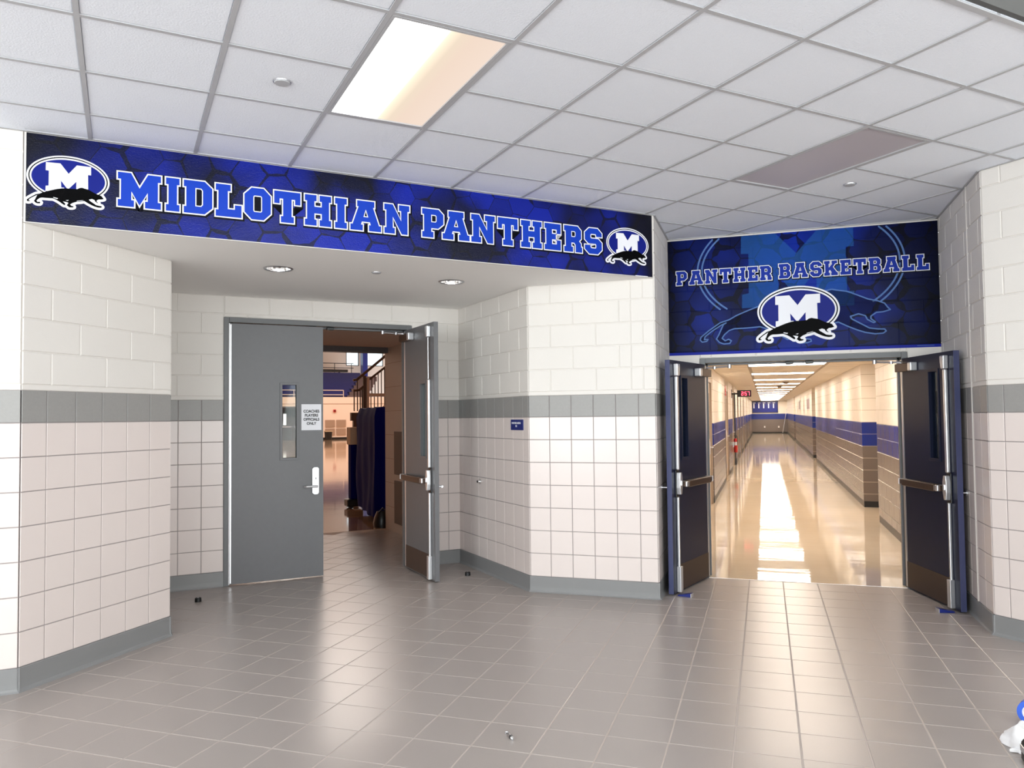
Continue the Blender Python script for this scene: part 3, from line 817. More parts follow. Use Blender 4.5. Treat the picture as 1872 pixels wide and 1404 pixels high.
r = empty('shade_strip', (HXL+.03, 24.52, .1+hz(24.5))); tag(r, 'tall dark strip for the shaded pilaster end on the left hall wall beside the clock', 'post')
MB().box(-.03, .0, -.03, .0, 0, 2.1).build('post', 'black_plastic', r); MB().box(-.03, .012, -.04, .01, -.1, .06).build('foot', 'black_plastic', r)  # dark strip and foot: shade on the pilaster end, built as black boxes
r = empty('trophy_board', (-.86, HY1-.05, 1.50+hz(HY1))); tag(r, 'wide blue record board on the end wall of the hall', 'board')
MB().box(0, 1.78, 0, .05, 0, .84).build('panel', 'board_blue', r)
fb = MB()
for a, b_, c, d in ((0, 1.78, .80, .84), (0, 1.78, 0, .03), (0, .03, 0, .84), (1.75, 1.78, 0, .84)): fb.box(a, b_, -.015, 0, c, d)
fb.build('frame', 'black_plastic', r)
for k in range(5):
    MB().box(.08+k*.34, .16+k*.34, -.008, 0, .33, .66).build('name_column', 'white_paper', r)
    MB().box(.06+k*.34, .24+k*.34, -.008, 0, .70, .74).build('heading', 'white_paper', r)
for xx, nm in ((-.02, 'left white outlet plate low on the hall end wall'), (.95, 'right white outlet plate low on the hall end wall')):
    r = empty('outlet_plate', (xx, HY1-.01, .40+hz(HY1))); tag(r, nm, 'outlet', 'outlets on the hall end wall')
    MB().box(-.05, .05, -.006, .01, 0, .13).build('plate', 'white_paper', r, bevel=.004); MB().box(-.02, .02, -.009, -.005, .03, .06).box(-.02, .02, -.009, -.005, .08, .11).build('socket', 'hall_mortar', r)
r = empty('leaning_pole', (1.2, HY1-.5, hz(HY1))); tag(r, 'thin pole leaning against the corner at the hall end', 'pole')
MB().cyl((0, 0, .03), (.32, .4, 1.75), .022).build('shaft', 'steel', r, smooth=True); MB().box(-.14, .14, -.03, .03, 0, .04).build('foot', 'black_plastic', r)
for xx, yy, nm in ((.55, 21.6, 'dark smoke detector dome on the hall ceiling beside the third light'), (.45, 25.0, 'dark smoke detector dome on the hall ceiling beside the fourth light')):
    r = empty('smoke_detector', (xx, yy, HZ+hz(yy))); tag(r, nm, 'smoke detector', 'hall smoke detectors')
    MB().lathe([(0, -.06), (.05, -.055), (.075, -.02), (.08, 0)]).build('dome', 'hall_frame', r, smooth=True); MB().lathe([(.07, -.012), (.09, -.012), (.09, 0)]).build('base_ring', 'black_plastic', r, smooth=True)

# ------------------------------------------------------------------ door frames and leaves
def frame(nm, loc, rz, x0, x1, top, y0, y1):
    f = MB(); w = FR
    f.box(x0-w, x0, y0, y1, 0, top+w); f.box(x1, x1+w, y0, y1, 0, top+w); f.box(x0, x1, y0, y1, top, top+w)
    o = tag(f.build(nm, 'frame_grey', None, loc, rz, bevel=.003), kind='structure')
    s = MB(); ym = (y0+y1)/2+.02
    s.box(x0, x0+.016, ym, ym+.05, 0, top); s.box(x1-.016, x1, ym, ym+.05, 0, top); s.box(x0, x1, ym, ym+.05, top-.016, top)
    s.build('door_stop', 'frame_grey', o)
    return o
fl_ = frame('trim_2', V3(P2B), GYM, DOOR_L[0], DOOR_L[1], DOOR_L[3], -.015, .165)
fh_ = frame('trim_3', V3(P6), 0, HX0-P6.x, HX1-P6.x, HTOP, -.018, .205)
for o, x0, x1, zt in ((fl_, DOOR_L[0], DOOR_L[1], DOOR_L[3]), (fh_, HX0-P6.x, HX1-P6.x, HTOP)):
    xm = (x0+x1)/2      # strikes for the vertical rods at the middle of the head
    for dx in (-.09, .09):
        MB().box(xm+dx-.035, xm+dx+.035, .03, .075, zt-.032, zt-.004).build('strike', 'black_plastic', o, bevel=.004)

def leaf(nm, H, d, w, h, side, paint, edge, pull=False, thin_rod=False, closer=True, push=True):
    d = Vector(d).normalized(); rz = math.atan2(d.y, d.x); T = .0225
    vx0, vx1, vz0, vz1 = .49, .64, 1.205, 1.945; z0 = .012
    sl = MB()
    for x0, x1, a, b in ((0, vx0, z0, h), (vx1, w-.004, z0, h), (vx0, vx1, z0, vz0), (vx0, vx1, vz1, h)): sl.box(x0, x1, -T, T, a, b)
    o = tag(sl.build(nm, paint, None, V3(H), rz), kind='structure')
    MB().box(w-.004, w, -T, T, z0, h).build('edge_channel', edge, o)
    f = s = side
    def Y(a, b): return (min(s*a, s*b), max(s*a, s*b))
    vf = MB()
    for sd in (-1, 1):
        ya, yb = sorted((sd*(T-.002), sd*(T+.008)))
        for x0, x1, a, b in ((vx0-.018, vx0+.006, vz0-.018, vz1+.018), (vx1-.006, vx1+.018, vz0-.018, vz1+.018), (vx0, vx1, vz0-.018, vz0+.006), (vx0, vx1, vz1-.006, vz1+.018)):
            vf.box(x0, x1, ya, yb, a, b)
    vf.build('vision_frame', paint, o, bevel=.002)
    MB().box(vx0+.004, vx1-.004, -.004, .004, vz0+.004, vz1-.004).build('vision_pane', 'door_glass', o)
    MB().cyl((-.006, -side*T, z0), (-.006, -side*T, h), .009, n=10).box(-.02, .014, -T-.001, T+.001, z0+.01, h-.01).build('hinge_strip', 'aluminium', o)
    if push:
        ex = MB()   # vertical rods, latches and centre case of the exit device
        xr_ = w-.112
        y0, y1 = Y(T, T+.012); ex.box(xr_-.03, xr_+.034, y0, y1, .86, 1.105)
        dev = ex.build('exit_device', 'black_plastic', o, bevel=.006)
        y0, y1 = Y(T+.010, T+.048)
        cc = MB(); poly = [(xr_-.012, .885), (xr_+.022, .885), (xr_+.030, .945), (xr_+.030, 1.03), (xr_+.022, 1.082), (xr_-.012, 1.082), (xr_-.026, 1.03), (xr_-.026, .945)]
        cc.prism(poly, y0, y1, axis='y'); cc.build('centre_case', 'aluminium', dev, bevel=.004)
        kk = MB(); y0, y1 = Y(T+.046, T+.056); kk.box(xr_-.01, xr_+.012, y0, y1, .965, 1.01); kk.build('cylinder_plate', 'steel', dev, bevel=.002)
        top_l = MB(); y0, y1 = Y(T, T+.042)
        top_l.prism([(xr_-.012, h-.142), (xr_+.028, h-.142), (xr_+.032, h-.032), (xr_-.028, h-.032), (xr_-.026, h-.08)], y0, y1, axis='y')
        top_l.build('top_latch', 'aluminium', dev, bevel=.006)
        MB().cyl((xr_, s*(T+.018), h-.145), (xr_, s*(T+.018), 1.98 if thin_rod else h-.15), .0075, n=12).build('thin_rod', 'steel', dev, smooth=True)
        r1 = MB(); y0, y1 = Y(T, T+.030)
        r1.box(xr_-.014, xr_+.022, y0, y1, 1.105, 1.975 if thin_rod else h-.145); r1.build('rod_cover', 'aluminium', dev, bevel=.008)
        r2 = MB(); y0, y1 = Y(T, T+.024)
        r2.box(xr_-.008, xr_+.014, y0, y1, .235, .862); r2.build('rod_cover', 'aluminium', dev, bevel=.006)
        b2 = MB(); y0, y1 = Y(T, T+.038); b2.box(xr_-.022, xr_+.03, y0, y1, .02, .245); b2.build('bottom_latch', 'aluminium', dev, bevel=.003)
        # touch bar
        y0, y1 = Y(T+.03, T+.085); MB().box(.115, w-.21, y0, y1, .945, 1.005).build('touch_bar', 'bronze', dev, bevel=.006)
        y0, y1 = Y(T, T+.066); MB().box(.035, w-.15, y0, y1, .952, .998).build('bar_rail', 'bronze', dev, bevel=.004)
        y0, y1 = Y(T, T+.072); MB().box(.03, .04, y0, y1, .948, 1.002).build('bar_end_cap', 'aluminium', dev, bevel=.002)
        y0, y1 = Y(T+.02, T+.078); MB().box(w-.21, w-.165, y0, y1, .950, 1.0).build('bar_end_cap', 'aluminium', dev, bevel=.006)
        y0, y1 = Y(T, T+.0025); MB().box(.012, w-.16, y0, y1, .02, .25).build('kick_plate', 'kick_brown', o)
    if closer:
        y0, y1 = Y(T, T+.062); c = MB().box(-.005, .24, y0, y1, h-.125, h-.052).build('door_closer', 'bronze', o, bevel=.005)
        y0, y1 = Y(T, T+.064); MB().box(.24, .30, y0, y1, h-.127, h-.050).build('closer_end', 'aluminium', c, bevel=.008)
        ar = MB(); zt = h-.038
        ar.tube([(.06, s*(T+.03), h-.055), (.06, s*(T+.03), zt), (.02, s*(T+.10), zt+.003), (.01, s*.27, zt+.008)], .009, 8)
        ar.cyl((.01, s*.27, zt-.008), (.01, s*.27, zt+.025), .018); ar.cyl((.035, s*.13, zt-.012), (.035, s*.13, zt+.012), .016)
        ar.build('closer_arm', 'steel', c, smooth=True)
    if pull:
        y0, y1 = sorted((-s*T, -s*(T+.02))); x0, x1 = w-.115, w-.043
        poly = [(x0+.012, .834), (x1-.012, .834), (x1, .850), (x1, 1.092), (x1-.012, 1.108), (x0+.012, 1.108), (x0, 1.092), (x0, .850)]
        lk = MB().prism(poly, y0, y1, axis='y').build('lock_plate', 'aluminium', o, bevel=.006)
        xc = (x0+x1)/2
        cy = MB(); cy.cyl((xc, -s*(T+.018), .995), (xc, -s*(T+.027), .995), .021, n=20); cy.build('lock_cylinder', 'steel', lk, smooth=True)
        MB().box(xc-.004, xc+.004, *sorted((-s*(T+.026), -s*(T+.029))), .985, 1.006).build('keyhole', 'ink', lk)
        lv = MB(); lv.cyl((xc, -s*(T+.015), .918), (xc, -s*(T+.062), .918), .013, n=14)
        lv.tube([(xc+.012, -s*(T+.058), .918), (xc-.05, -s*(T+.060), .918), (xc-.10, -s*(T+.055), .917), (xc-.118, -s*(T+.035), .917)], [.013, .012, .011, .010], 10)
        lv.build('lever', 'aluminium', lk, smooth=True)
    return o
S2 = lambda s, t: P3+B*s+A*t
leaf('door_1', S2(-2.415, .01), B, .902, 2.535, 1, 'door_grey', 'door_grey', pull=True, closer=True, push=True)
leaf('door_2', S2(-.6125, -.005), -A, .87, 2.535, -1, 'door_grey', 'door_grey', pull=True, thin_rod=True)
leaf('door_3', (-.572, 7.829), (-.247, -.86), .894, 2.092, 1, 'door_navy', 'door_navy_edge_sheen', pull=False)
leaf('door_4', (1.223, 7.829), (.246, -.86), .894, 2.092, -1, 'door_navy', 'door_navy_edge_sheen', pull=False)

# text helper: filled glyph outlines of the built-in typeface
def text_obj(name, body, size, m, parent, loc, rot=(R(90), 0, 0), align='CENTER', bold=0.0, xs=1.0):
    cu = bpy.data.curves.new(name, 'FONT'); cu.body = body; cu.size = size; cu.align_x = align; cu.align_y = 'CENTER'; cu.extrude = .0004; cu.offset = bold; cu.space_line = 1.0
    tmp = bpy.data.objects.new(name+'_tmp', cu); COL.objects.link(tmp)
    dg = bpy.context.evaluated_depsgraph_get(); me = bpy.data.meshes.new_from_object(tmp.evaluated_get(dg))
    bpy.data.objects.remove(tmp)
    me.materials.clear(); me.materials.append(MATS[m])
    o = bpy.data.objects.new(name, me); COL.objects.link(o); o.parent = parent; o.location = loc; o.rotation_euler = rot; o.scale = (xs, 1, 1)
    return o
# paper notice on the closed grey door
p = S2(-1.6325, .01-.0225-.002)
r = empty('paper_notice', V3(p, 1.483), GYM); tag(r, 'white paper notice reading COACHES PLAYERS OFFICIALS ONLY on the grey door', 'notice')
sh = MB(); nx, nz = 8, 8
for i in range(nx+1):
    for k in range(nz+1):
        x = -.1+.2*i/nx; z = .263*k/nz
        sh.v.append((x, -.0012-.003*max(0, (abs(x)/.1-.7))*(k/nz if x < 0 else 1-k/nz), z))
sh.f = [(i*(nz+1)+k, (i+1)*(nz+1)+k, (i+1)*(nz+1)+k+1, i*(nz+1)+k+1) for i in range(nx) for k in range(nz)]; sh.m = [0]*len(sh.f)
sh.build('sheet', 'white_paper', r, smooth=True)
for k, t in enumerate(('COACHES', 'PLAYERS', 'OFFICIALS', 'ONLY')):
    text_obj('printed_line', t, .038, 'ink', r, (0, -.003, .190-.041*k), bold=.0012, xs=.92)
# navy room sign on the recess wall
x = 1.6406-.224; p = P3-A*x
r = empty('room_sign', V3(p, 1.470), R(-45)); tag(r, 'small blue plastic room sign on the wall right of the open grey door', 'sign')
MB().box(-.126, .126, -.014, -.006, 0, .100).build('plate', 'sign_blue', r, bevel=.003)
text_obj('printed_line', 'PANTHER ARENA', .026, 'print_white', r, (-.008, -.0148, .066), bold=.0006, xs=.9)
text_obj('printed_line', 'NE', .026, 'print_white', r, (-.008, -.0148, .038), bold=.0006)
# round key switch / wall bumper
p = P3-A*(1.6406-1.0895)
r = empty('wall_bumper', V3(p, .926), R(-45)); tag(r, 'round chrome door bumper on the recess wall behind the open grey door', 'door bumper', 'round door bumpers')
b_ = MB(); b_.cyl((0, -.006, 0), (0, -.016, 0), .030, n=20); b_.cyl((0, -.016, 0), (0, -.034, 0), .020, .017, n=20); b_.build('body', 'chrome', r, smooth=True)
MB().cyl((0, -.034, 0), (0, -.040, 0), .012, n=16).build('pad', 'black_rubber', r, smooth=True)
for p, rz, nm in ((Vector((P5.x, 7.06)), R(90), 'grey door bumper knob on the wall behind the left navy door'), (Vector((P7.x, 7.06)), R(-90), 'grey door bumper knob on the wall behind the right navy door')):
    r = empty('wall_bumper', V3(p, .945), rz); tag(r, nm, 'door bumper', 'round door bumpers')
    b_ = MB(); b_.cyl((0, -.006, 0), (0, -.014, 0), .028, n=18); b_.cyl((0, -.014, 0), (0, -.065, 0), .009, n=12); b_.build('body', 'steel', r, smooth=True)
    MB().cyl((0, -.065, 0), (0, -.078, 0), .016, n=16).build('pad', 'black_rubber', r, smooth=True)
# floor stops, wedges, litter
for p, nm in (((-4.773, 5.637), 'short black rubber floor stop in front of the closed grey door'), ((-2.885, 7.311), 'short black rubber floor stop behind the open grey door')):
    r = empty('floor_stop', V3(p)); tag(r, nm, 'door stop', 'black rubber floor stops')
    MB().lathe([(0, .036), (.022, .036), (.027, .032), (.028, .004), (.028, 0)], n=22).build('puck', 'black_rubber', r, smooth=True)
    MB().lathe([(0, .0368), (.008, .0366), (.009, .035)], n=14).build('screw', 'steel', r, smooth=True)
for p, rz, nm in (((-.660, 6.975), R(165), 'blue wedge under the left navy door'), ((1.30, 6.975), R(15), 'blue wedge under the right navy door')):
    r = empty('door_wedge', V3(p), rz); tag(r, nm, 'door wedge', 'blue door wedges')
    wd = MB().prism([(-.02, 0), (.10, 0), (.10, .010), (-.02, .032)], -.03, .03, axis='y').build('wedge', 'sign_blue', r, bevel=.002)
    MB().box(-.024, -.018, -.03, .03, 0, .03).build('face', 'aluminium', wd)
r = empty('metal_clip', (-1.241, 3.697, 0), R(-50)); tag(r, 'tiny metal clip lying on the floor tiles at bottom centre', 'clip')
MB().cyl((-.02, 0, .008), (.03, 0, .008), .008, n=12).build('barrel', 'chrome', r, smooth=True)
MB().cyl((.012, 0, .008), (.018, 0, .008), .0095, n=12).build('collar', 'black_plastic', r, smooth=True)
MB().tube([(-.02, 0, .006), (-.04, .006, .004), (-.055, .012, .004), (-.06, 0, .004), (-.045, -.006, .004)], .003, 6).build('hook', 'steel', r, smooth=True)
MB().tube([(.03, 0, .006), (.05, -.004, .004)], .0025, 6).build('tail', 'steel', r, smooth=True)
# things at the right edge of the frame
r = empty('white_bag', (1.142, 4.30, 0), R(12)); tag(r, 'crumpled white cloth bag on the floor at the right edge', 'bag')
bg_ = MB(); nu, nv = 22, 10; rnd = random.Random(3)
for j in range(nv+1):
    for i in range(nu):
        t = 2*math.pi*i/nu; k = j/nv
        rr = (1-.55*k**1.6)*(1+.10*math.sin(3*t+1.3)+.07*math.sin(5*t+k*3)+rnd.uniform(-.03, .03))
        bg_.v.append((.088*rr*math.cos(t)-.012*k, .105*rr*math.sin(t), .002+.085*k*(1+.25*math.sin(2*t))*(1+rnd.uniform(-.05, .05))))
bg_.f = [(j*nu+i, j*nu+(i+1) % nu, (j+1)*nu+(i+1) % nu, (j+1)*nu+i) for j in range(nv) for i in range(nu)]+[tuple(range(nv*nu, (nv+1)*nu))]; bg_.m = [0]*len(bg_.f)
bg_.build('cloth', 'white_cloth', r, smooth=True)
MB().prism([(-.105, -.075), (-.05, -.09), (-.03, -.03)], .003, .02).build('loose_corner', 'white_cloth', r, bevel=.004)
r = empty('tape_gun', (1.158, 4.10, 0), R(0)); tag(r, 'black plastic tool with a grey window beside the white bag', 'tool')
MB().prism([(-.075, 0), (.11, 0), (.11, .06), (.05, .125), (-.045, .12), (-.075, .085)], -.04, .04, axis='y').build('body', 'black_plastic', r, bevel=.012)
MB().box(-.079, -.03, -.03, .03, .045, .075).build('window', 'steel', r, bevel=.004)
r = empty('tape_roll', (1.262, 4.60, .0645), R(70)); tag(r, 'blue tape roll standing on edge at the right edge of the photo', 'tape roll')
MB().lathe([(.040, -.024), (.0635, -.024), (.0635, .024), (.040, .024), (.040, -.024)], n=30).build('tape', 'blue_tape', r, smooth=True)
MB().lathe([(.037, -.024), (.040, -.024), (.040, .024), (.037, .024), (.037, -.024)], n=30).build('core', 'white_paper', r, smooth=True)
r.rotation_euler = (R(90), 0, R(-25))

# ------------------------------------------------------------------ banners
s_, o_ = .2, .075
GLY = {
 'I': (.417, [(0, 0), (.417, 0), (.417, s_), (.34, s_), (.34, .8), (.417, .8), (.417, 1), (0, 1), (0, .8), (.077, .8), (.077, s_), (0, s_)], []),
 'L': (.77, [(0, 0), (.77, 0), (.77, .38), (.57, .38), (.57, .24), (.36, .24), (.36, .8), (.44, .8), (.44, 1), (0, 1), (0, .8), (.077, .8), (.077, s_), (0, s_)], []),
 'T': (.83, [(.21, 0), (.62, 0), (.62, s_), (.55, s_), (.55, .76), (.66, .76), (.66, .60), (.83, .60), (.83, 1), (0, 1), (0, .60), (.17, .60), (.17, .76), (.28, .76), (.28, s_), (.21, s_)], []),
 'H': (.86, [(0, 0), (.38, 0), (.38, s_), (.31, s_), (.31, .4), (.55, .4), (.55, s_), (.48, s_), (.48, 0), (.86, 0), (.86, s_), (.79, s_), (.79, .8), (.86, .8), (.86, 1), (.48, 1), (.48, .8), (.55, .8), (.55, .62), (.31, .62), (.31, .8), (.38, .8), (.38, 1), (0, 1), (0, .8), (.07, .8), (.07, s_), (0, s_)], []),
 'M': (1.13, [(0, 0), (.42, 0), (.42, s_), (.35, s_), (.35, .46), (.565, .06), (.78, .46), (.78, s_), (.71, s_), (.71, 0), (1.13, 0), (1.13, s_), (1.05, s_), (1.05, .8), (1.13, .8), (1.13, 1), (.79, 1), (.565, .57), (.34, 1), (0, 1), (0, .8), (.08, .8), (.08, s_), (0, s_)], []),
 'N': (.9, [(0, 0), (.37, 0), (.37, s_), (.30, s_), (.30, .58), (.62, 0), (.83, 0), (.83, .8), (.9, .8), (.9, 1), (.52, 1), (.52, .8), (.6, .8), (.6, .45), (.3, 1), (0, 1), (0, .8), (.07, .8), (.07, s_), (0, s_)], []),
 'A': (1.0, [(0, 0), (.4, 0), (.4, s_), (.34, s_), (.37, .3), (.63, .3), (.66, s_), (.6, s_), (.6, 0), (1, 0), (1, s_), (.93, s_), (.735, .8), (.78, .8), (.78, 1), (.22, 1), (.22, .8), (.265, .8), (.07, s_), (0, s_)], [[(.42, .46), (.58, .46), (.5, .72)]]),
 'D': (.82, [(0, 0), (.6, 0), (.82, .2), (.82, .8), (.6, 1), (0, 1), (0, .8), (.07, .8), (.07, s_), (0, s_)], [[(.33, .22), (.5, .22), (.55, .28), (.55, .72), (.5, .78), (.33, .78)]]),
 'O': (.81, [(.22, 0), (.59, 0), (.81, .22), (.81, .78), (.59, 1), (.22, 1), (0, .78), (0, .22)], [[(.3, .24), (.51, .24), (.54, .28), (.54, .72), (.51, .76), (.3, .76), (.27, .72), (.27, .28)]]),
 'P': (.8, [(0, 0), (.42, 0), (.42, s_), (.34, s_), (.34, .33), (.6, .33), (.8, .5), (.8, .83), (.62, 1), (0, 1), (0, .8), (.07, .8), (.07, s_), (0, s_)], [[(.34, .54), (.5, .54), (.54, .58), (.54, .76), (.5, .8), (.34, .8)]]),
 'R': (.82, [(0, 0), (.4, 0), (.4, s_), (.33, s_), (.33, .36), (.45, .36), (.52, .28), (.52, 0), (.82, 0), (.82, s_), (.77, s_), (.77, .34), (.68, .43), (.78, .53), (.78, .84), (.62, 1), (0, 1), (0, .8), (.07, .8), (.07, s_), (0, s_)], [[(.33, .58), (.48, .58), (.52, .62), (.52, .76), (.48, .8), (.33, .8)]]),
 'E': (.72, [(0, 0), (.72, 0), (.72, .38), (.54, .38), (.54, .22), (.33, .22), (.33, .40), (.5, .40), (.5, .61), (.33, .61), (.33, .78), (.54, .78), (.54, .62), (.72, .62), (.72, 1), (0, 1), (0, .8), (.07, .8), (.07, s_), (0, s_)], []),
 'S': (.79, [(.2, 0), (.6, 0), (.79, .18), (.79, .45), (.62, .6), (.3, .6), (.26, .64), (.26, .74), (.3, .78), (.5, .78), (.53, .72), (.53, .68), (.79, .68), (.79, .82), (.6, 1), (.2, 1), (0, .82), (0, .55), (.17, .4), (.5, .4), (.53, .36), (.53, .26), (.5, .22), (.3, .22), (.26, .28), (.26, .34), (0, .34), (0, .18)], []),
 'B': (.8, [(0, 0), (.62, 0), (.8, .16), (.8, .4), (.7, .51), (.78, .6), (.78, .85), (.62, 1), (0, 1), (0, .8), (.07, .8), (.07, s_), (0, s_)], [[(.33, .2), (.5, .2), (.54, .24), (.54, .38), (.5, .42), (.33, .42)], [(.33, .6), (.48, .6), (.52, .64), (.52, .76), (.48, .8), (.33, .8)]]),
 'K': (.9, [(0, 0), (.38, 0), (.38, s_), (.31, s_), (.31, .3), (.38, .38), (.50, s_), (.46, s_), (.46, 0), (.9, 0), (.9, s_), (.84, s_), (.58, .57), (.74, .8), (.86, .8), (.86, 1), (.5, 1), (.5, .8), (.54, .8), (.31, .54), (.31, .8), (.38, .8), (.38, 1), (0, 1), (0, .8), (.07, .8), (.07, s_), (0, s_)], []),
}
def offset(poly, d):
    """mitred offset of a CCW polygon outwards by d"""
    n = len(poly); out = []
    for i in range(n):
        p0, p1, p2 = Vector(poly[i-1]), Vector(poly[i]), Vector(poly[(i+1) % n])
        e1, e2 = (p1-p0).normalized(), (p2-p1).normalized()
        n1, n2 = Vector((e1.y, -e1.x)), Vector((e2.y, -e2.x))
        m_ = n1+n2
        if m_.length < 1e-4: out.append(tuple(p1+n1*d)); continue
        m_.normalize(); k = min(d/max(m_.dot(n1), .45), d*2.0) if d > 0 else d/max(m_.dot(n1), .45)
        out.append(tuple(p1+m_*k))
    return out
def ccw(p):
    a = sum(p[i][0]*p[(i+1) % len(p)][1]-p[(i+1) % len(p)][0]*p[i][1] for i in range(len(p)))
    return p if a > 0 else list(reversed(p))
def letter(parent, ch_, x0, x1, z0, z1, y, fill, d):
    w, poly, holes = GLY[ch_]
    fx = lambda p: (x0+d+(x1-x0-2*d)*p[0]/w, z0+d+(z1-z0-2*d)*p[1])
    po = ccw([fx(p) for p in poly]); ho = [ccw([fx(p) for p in h]) for h in holes]
    lt = MB().flat(po, ho, y-.0022).build('letter', fill, parent)
    MB().flat(offset(po, d), [offset(h, -d*.75) for h in ho], y-.0014).build('letter_outline', 'print_white', lt)
    sh_ = offset(po, d*1.9); sh_ = [(a+d*.5, b-d*.6) for a, b in sh_]
    MB().flat(sh_, [], y-.0006).build('letter_shadow', 'print_navy', lt)
PAN = [(0.195, 0.176), (0.158, 0.154), (0.112, 0.139), (0.053, 0.096), (0.012, 0.06), (0.007, 0.043), (0.018, 0.031), (0.041, 0.035), (0.048, 0.045), (0.029, 0.045), (0.033, 0.062), (0.067, 0.091), (0.119, 0.126), (0.142, 0.136), (0.128, 0.128), (0.118, 0.104), (0.104, 0.07), (0.091, 0.046), (0.107, 0.025), (0.129, 0.016), (0.159, 0.018), (0.167, 0.033), (0.153, 0.042), (0.136, 0.034), (0.12, 0.049), (0.132, 0.069), (0.157, 0.092), (0.183, 0.101), (0.248, 0.102), (0.313, 0.106), (0.351, 0.09), (0.383, 0.072), (0.414, 0.05), (0.446, 0.028), (0.461, 0.034), (0.458, 0.051), (0.431, 0.077), (0.466, 0.074), (0.495, 0.067), (0.494, 0.053), (0.477, 0.03), (0.506, 0.004), (0.541, 0.006), (0.56, 0.013), (0.557, 0.024), (0.532, 0.028), (0.517, 0.046), (0.549, 0.071), (0.594, 0.09), (0.638, 0.098), (0.689, 0.113), (0.733, 0.087), (0.776, 0.065), (0.813, 0.05), (0.857, 0.04), (0.894, 0.042), (0.908, 0.053), (0.901, 0.064), (0.87, 0.066), (0.832, 0.073), (0.789, 0.102), (0.752, 0.127), (0.746, 0.141), (0.784, 0.153), (0.815, 0.141), (0.824, 0.12), (0.852, 0.101), (0.86, 0.105), (0.84, 0.123), (0.84, 0.137), (0.865, 0.156), (0.897, 0.158), (0.929, 0.168), (0.916, 0.184), (0.904, 0.204), (0.873, 0.219), (0.83, 0.231), (0.793, 0.25), (0.756, 0.269), (0.731, 0.28), (0.687, 0.289), (0.662, 0.296), (0.63, 0.289), (0.604, 0.27), (0.547, 0.266), (0.483, 0.265), (0.419, 0.258), (0.348, 0.238), (0.283, 0.213), (0.231, 0.192)]
LM = [(0.226, 0.598), (0.398, 0.602), (0.497, 0.47), (0.596, 0.602), (0.769, 0.602), (0.77, 0.485), (0.732, 0.484), (0.735, 0.26), (0.768, 0.258), (0.766, 0.184), (0.551, 0.183), (0.553, 0.265), (0.591, 0.267), (0.591, 0.372), (0.502, 0.264), (0.477, 0.266), (0.405, 0.365), (0.41, 0.269), (0.445, 0.269), (0.443, 0.199), (0.224, 0.199), (0.226, 0.27), (0.26, 0.276), (0.262, 0.484), (0.224, 0.486)]
SLITS = [[(0.316, 0.124), (0.374, 0.113), (0.364, 0.103), (0.323, 0.112)], [(0.597, 0.103), (0.68, 0.123), (0.664, 0.113), (0.6, 0.096)], [(0.463, 0.096), (0.502, 0.104), (0.489, 0.091)]]
def stroke(b, pts, w, y, closed=True, seg=8, extra=()):
    """a rounded line of half width w (plus extra filled loops), merged into one clean flat outline"""
    vs, fs = [], []
    def poly(l): fs.append(list(range(len(vs), len(vs)+len(l)))); vs.extend(Vector(p) for p in l)
    n = len(pts)
    for i in range(n if closed else n-1):
        p, q_ = Vector(pts[i]), Vector(pts[(i+1) % n]); d = q_-p
        if d.length > 1e-6:
            nn = Vector((-d.y, d.x)).normalized()*w
            poly([p-nn, q_-nn, q_+nn, p+nn])
    for p in pts: poly([(p[0]+w*math.cos(2*math.pi*k/seg+.2), p[1]+w*math.sin(2*math.pi*k/seg+.2)) for k in range(seg)])
    for l in extra: poly(ccw(l))
    V_, E_, F_, _, _, of = delaunay_2d_cdt(vs, [], fs, 0, 1e-6)
    b.add([(v.x, y, v.y) for v in V_], [tuple(f) for f, g_ in zip(F_, of) if g_])
def oval(rx, ry, zmin=.172, n=72):
    pts = [(.5+rx*math.cos(2*math.pi*i/n), .400+ry*math.sin(2*math.pi*i/n)) for i in range(n)]
    out = []
    for i in range(n):
        p, q_ = pts[i], pts[(i+1) % n]
        if p[1] >= zmin: out.append(p)
        if (p[1]-zmin)*(q_[1]-zmin) < 0: t = (zmin-p[1])/(q_[1]-p[1]); out.append((p[0]+(q_[0]-p[0])*t, zmin))
    return out
def logo(parent, x0, z0, S, y):
    T_ = lambda pts: [(x0+S*a, z0+S*b) for a, b in pts]
    lg = MB(); stroke(lg, T_(PAN), .032*S, y-.0006, extra=[T_(oval(.5, .318, .16)), T_(PAN)])
    lo = lg.build('emblem', 'print_white', parent)
    MB().flat(T_(oval(.478, .298)), [], y-.0010).build('oval_ring', 'print_black', lo)
    MB().flat(T_(oval(.463, .283)), [], y-.0014).build('oval_ring', 'print_white', lo)
    MB().flat(T_(oval(.443, .262)), [], y-.0018).build('oval_field', 'logo_blue', lo)
    MB().flat(ccw(T_(LM)), [], y-.0022).build('initial', 'print_white', lo)
    MB().flat(ccw(T_(PAN)), [], y-.0028).build('running_cat', 'print_black', lo)
    for sl_ in SLITS: MB().flat(ccw(T_(sl_)), [], y-.0032).build('highlight', 'print_white', lo)

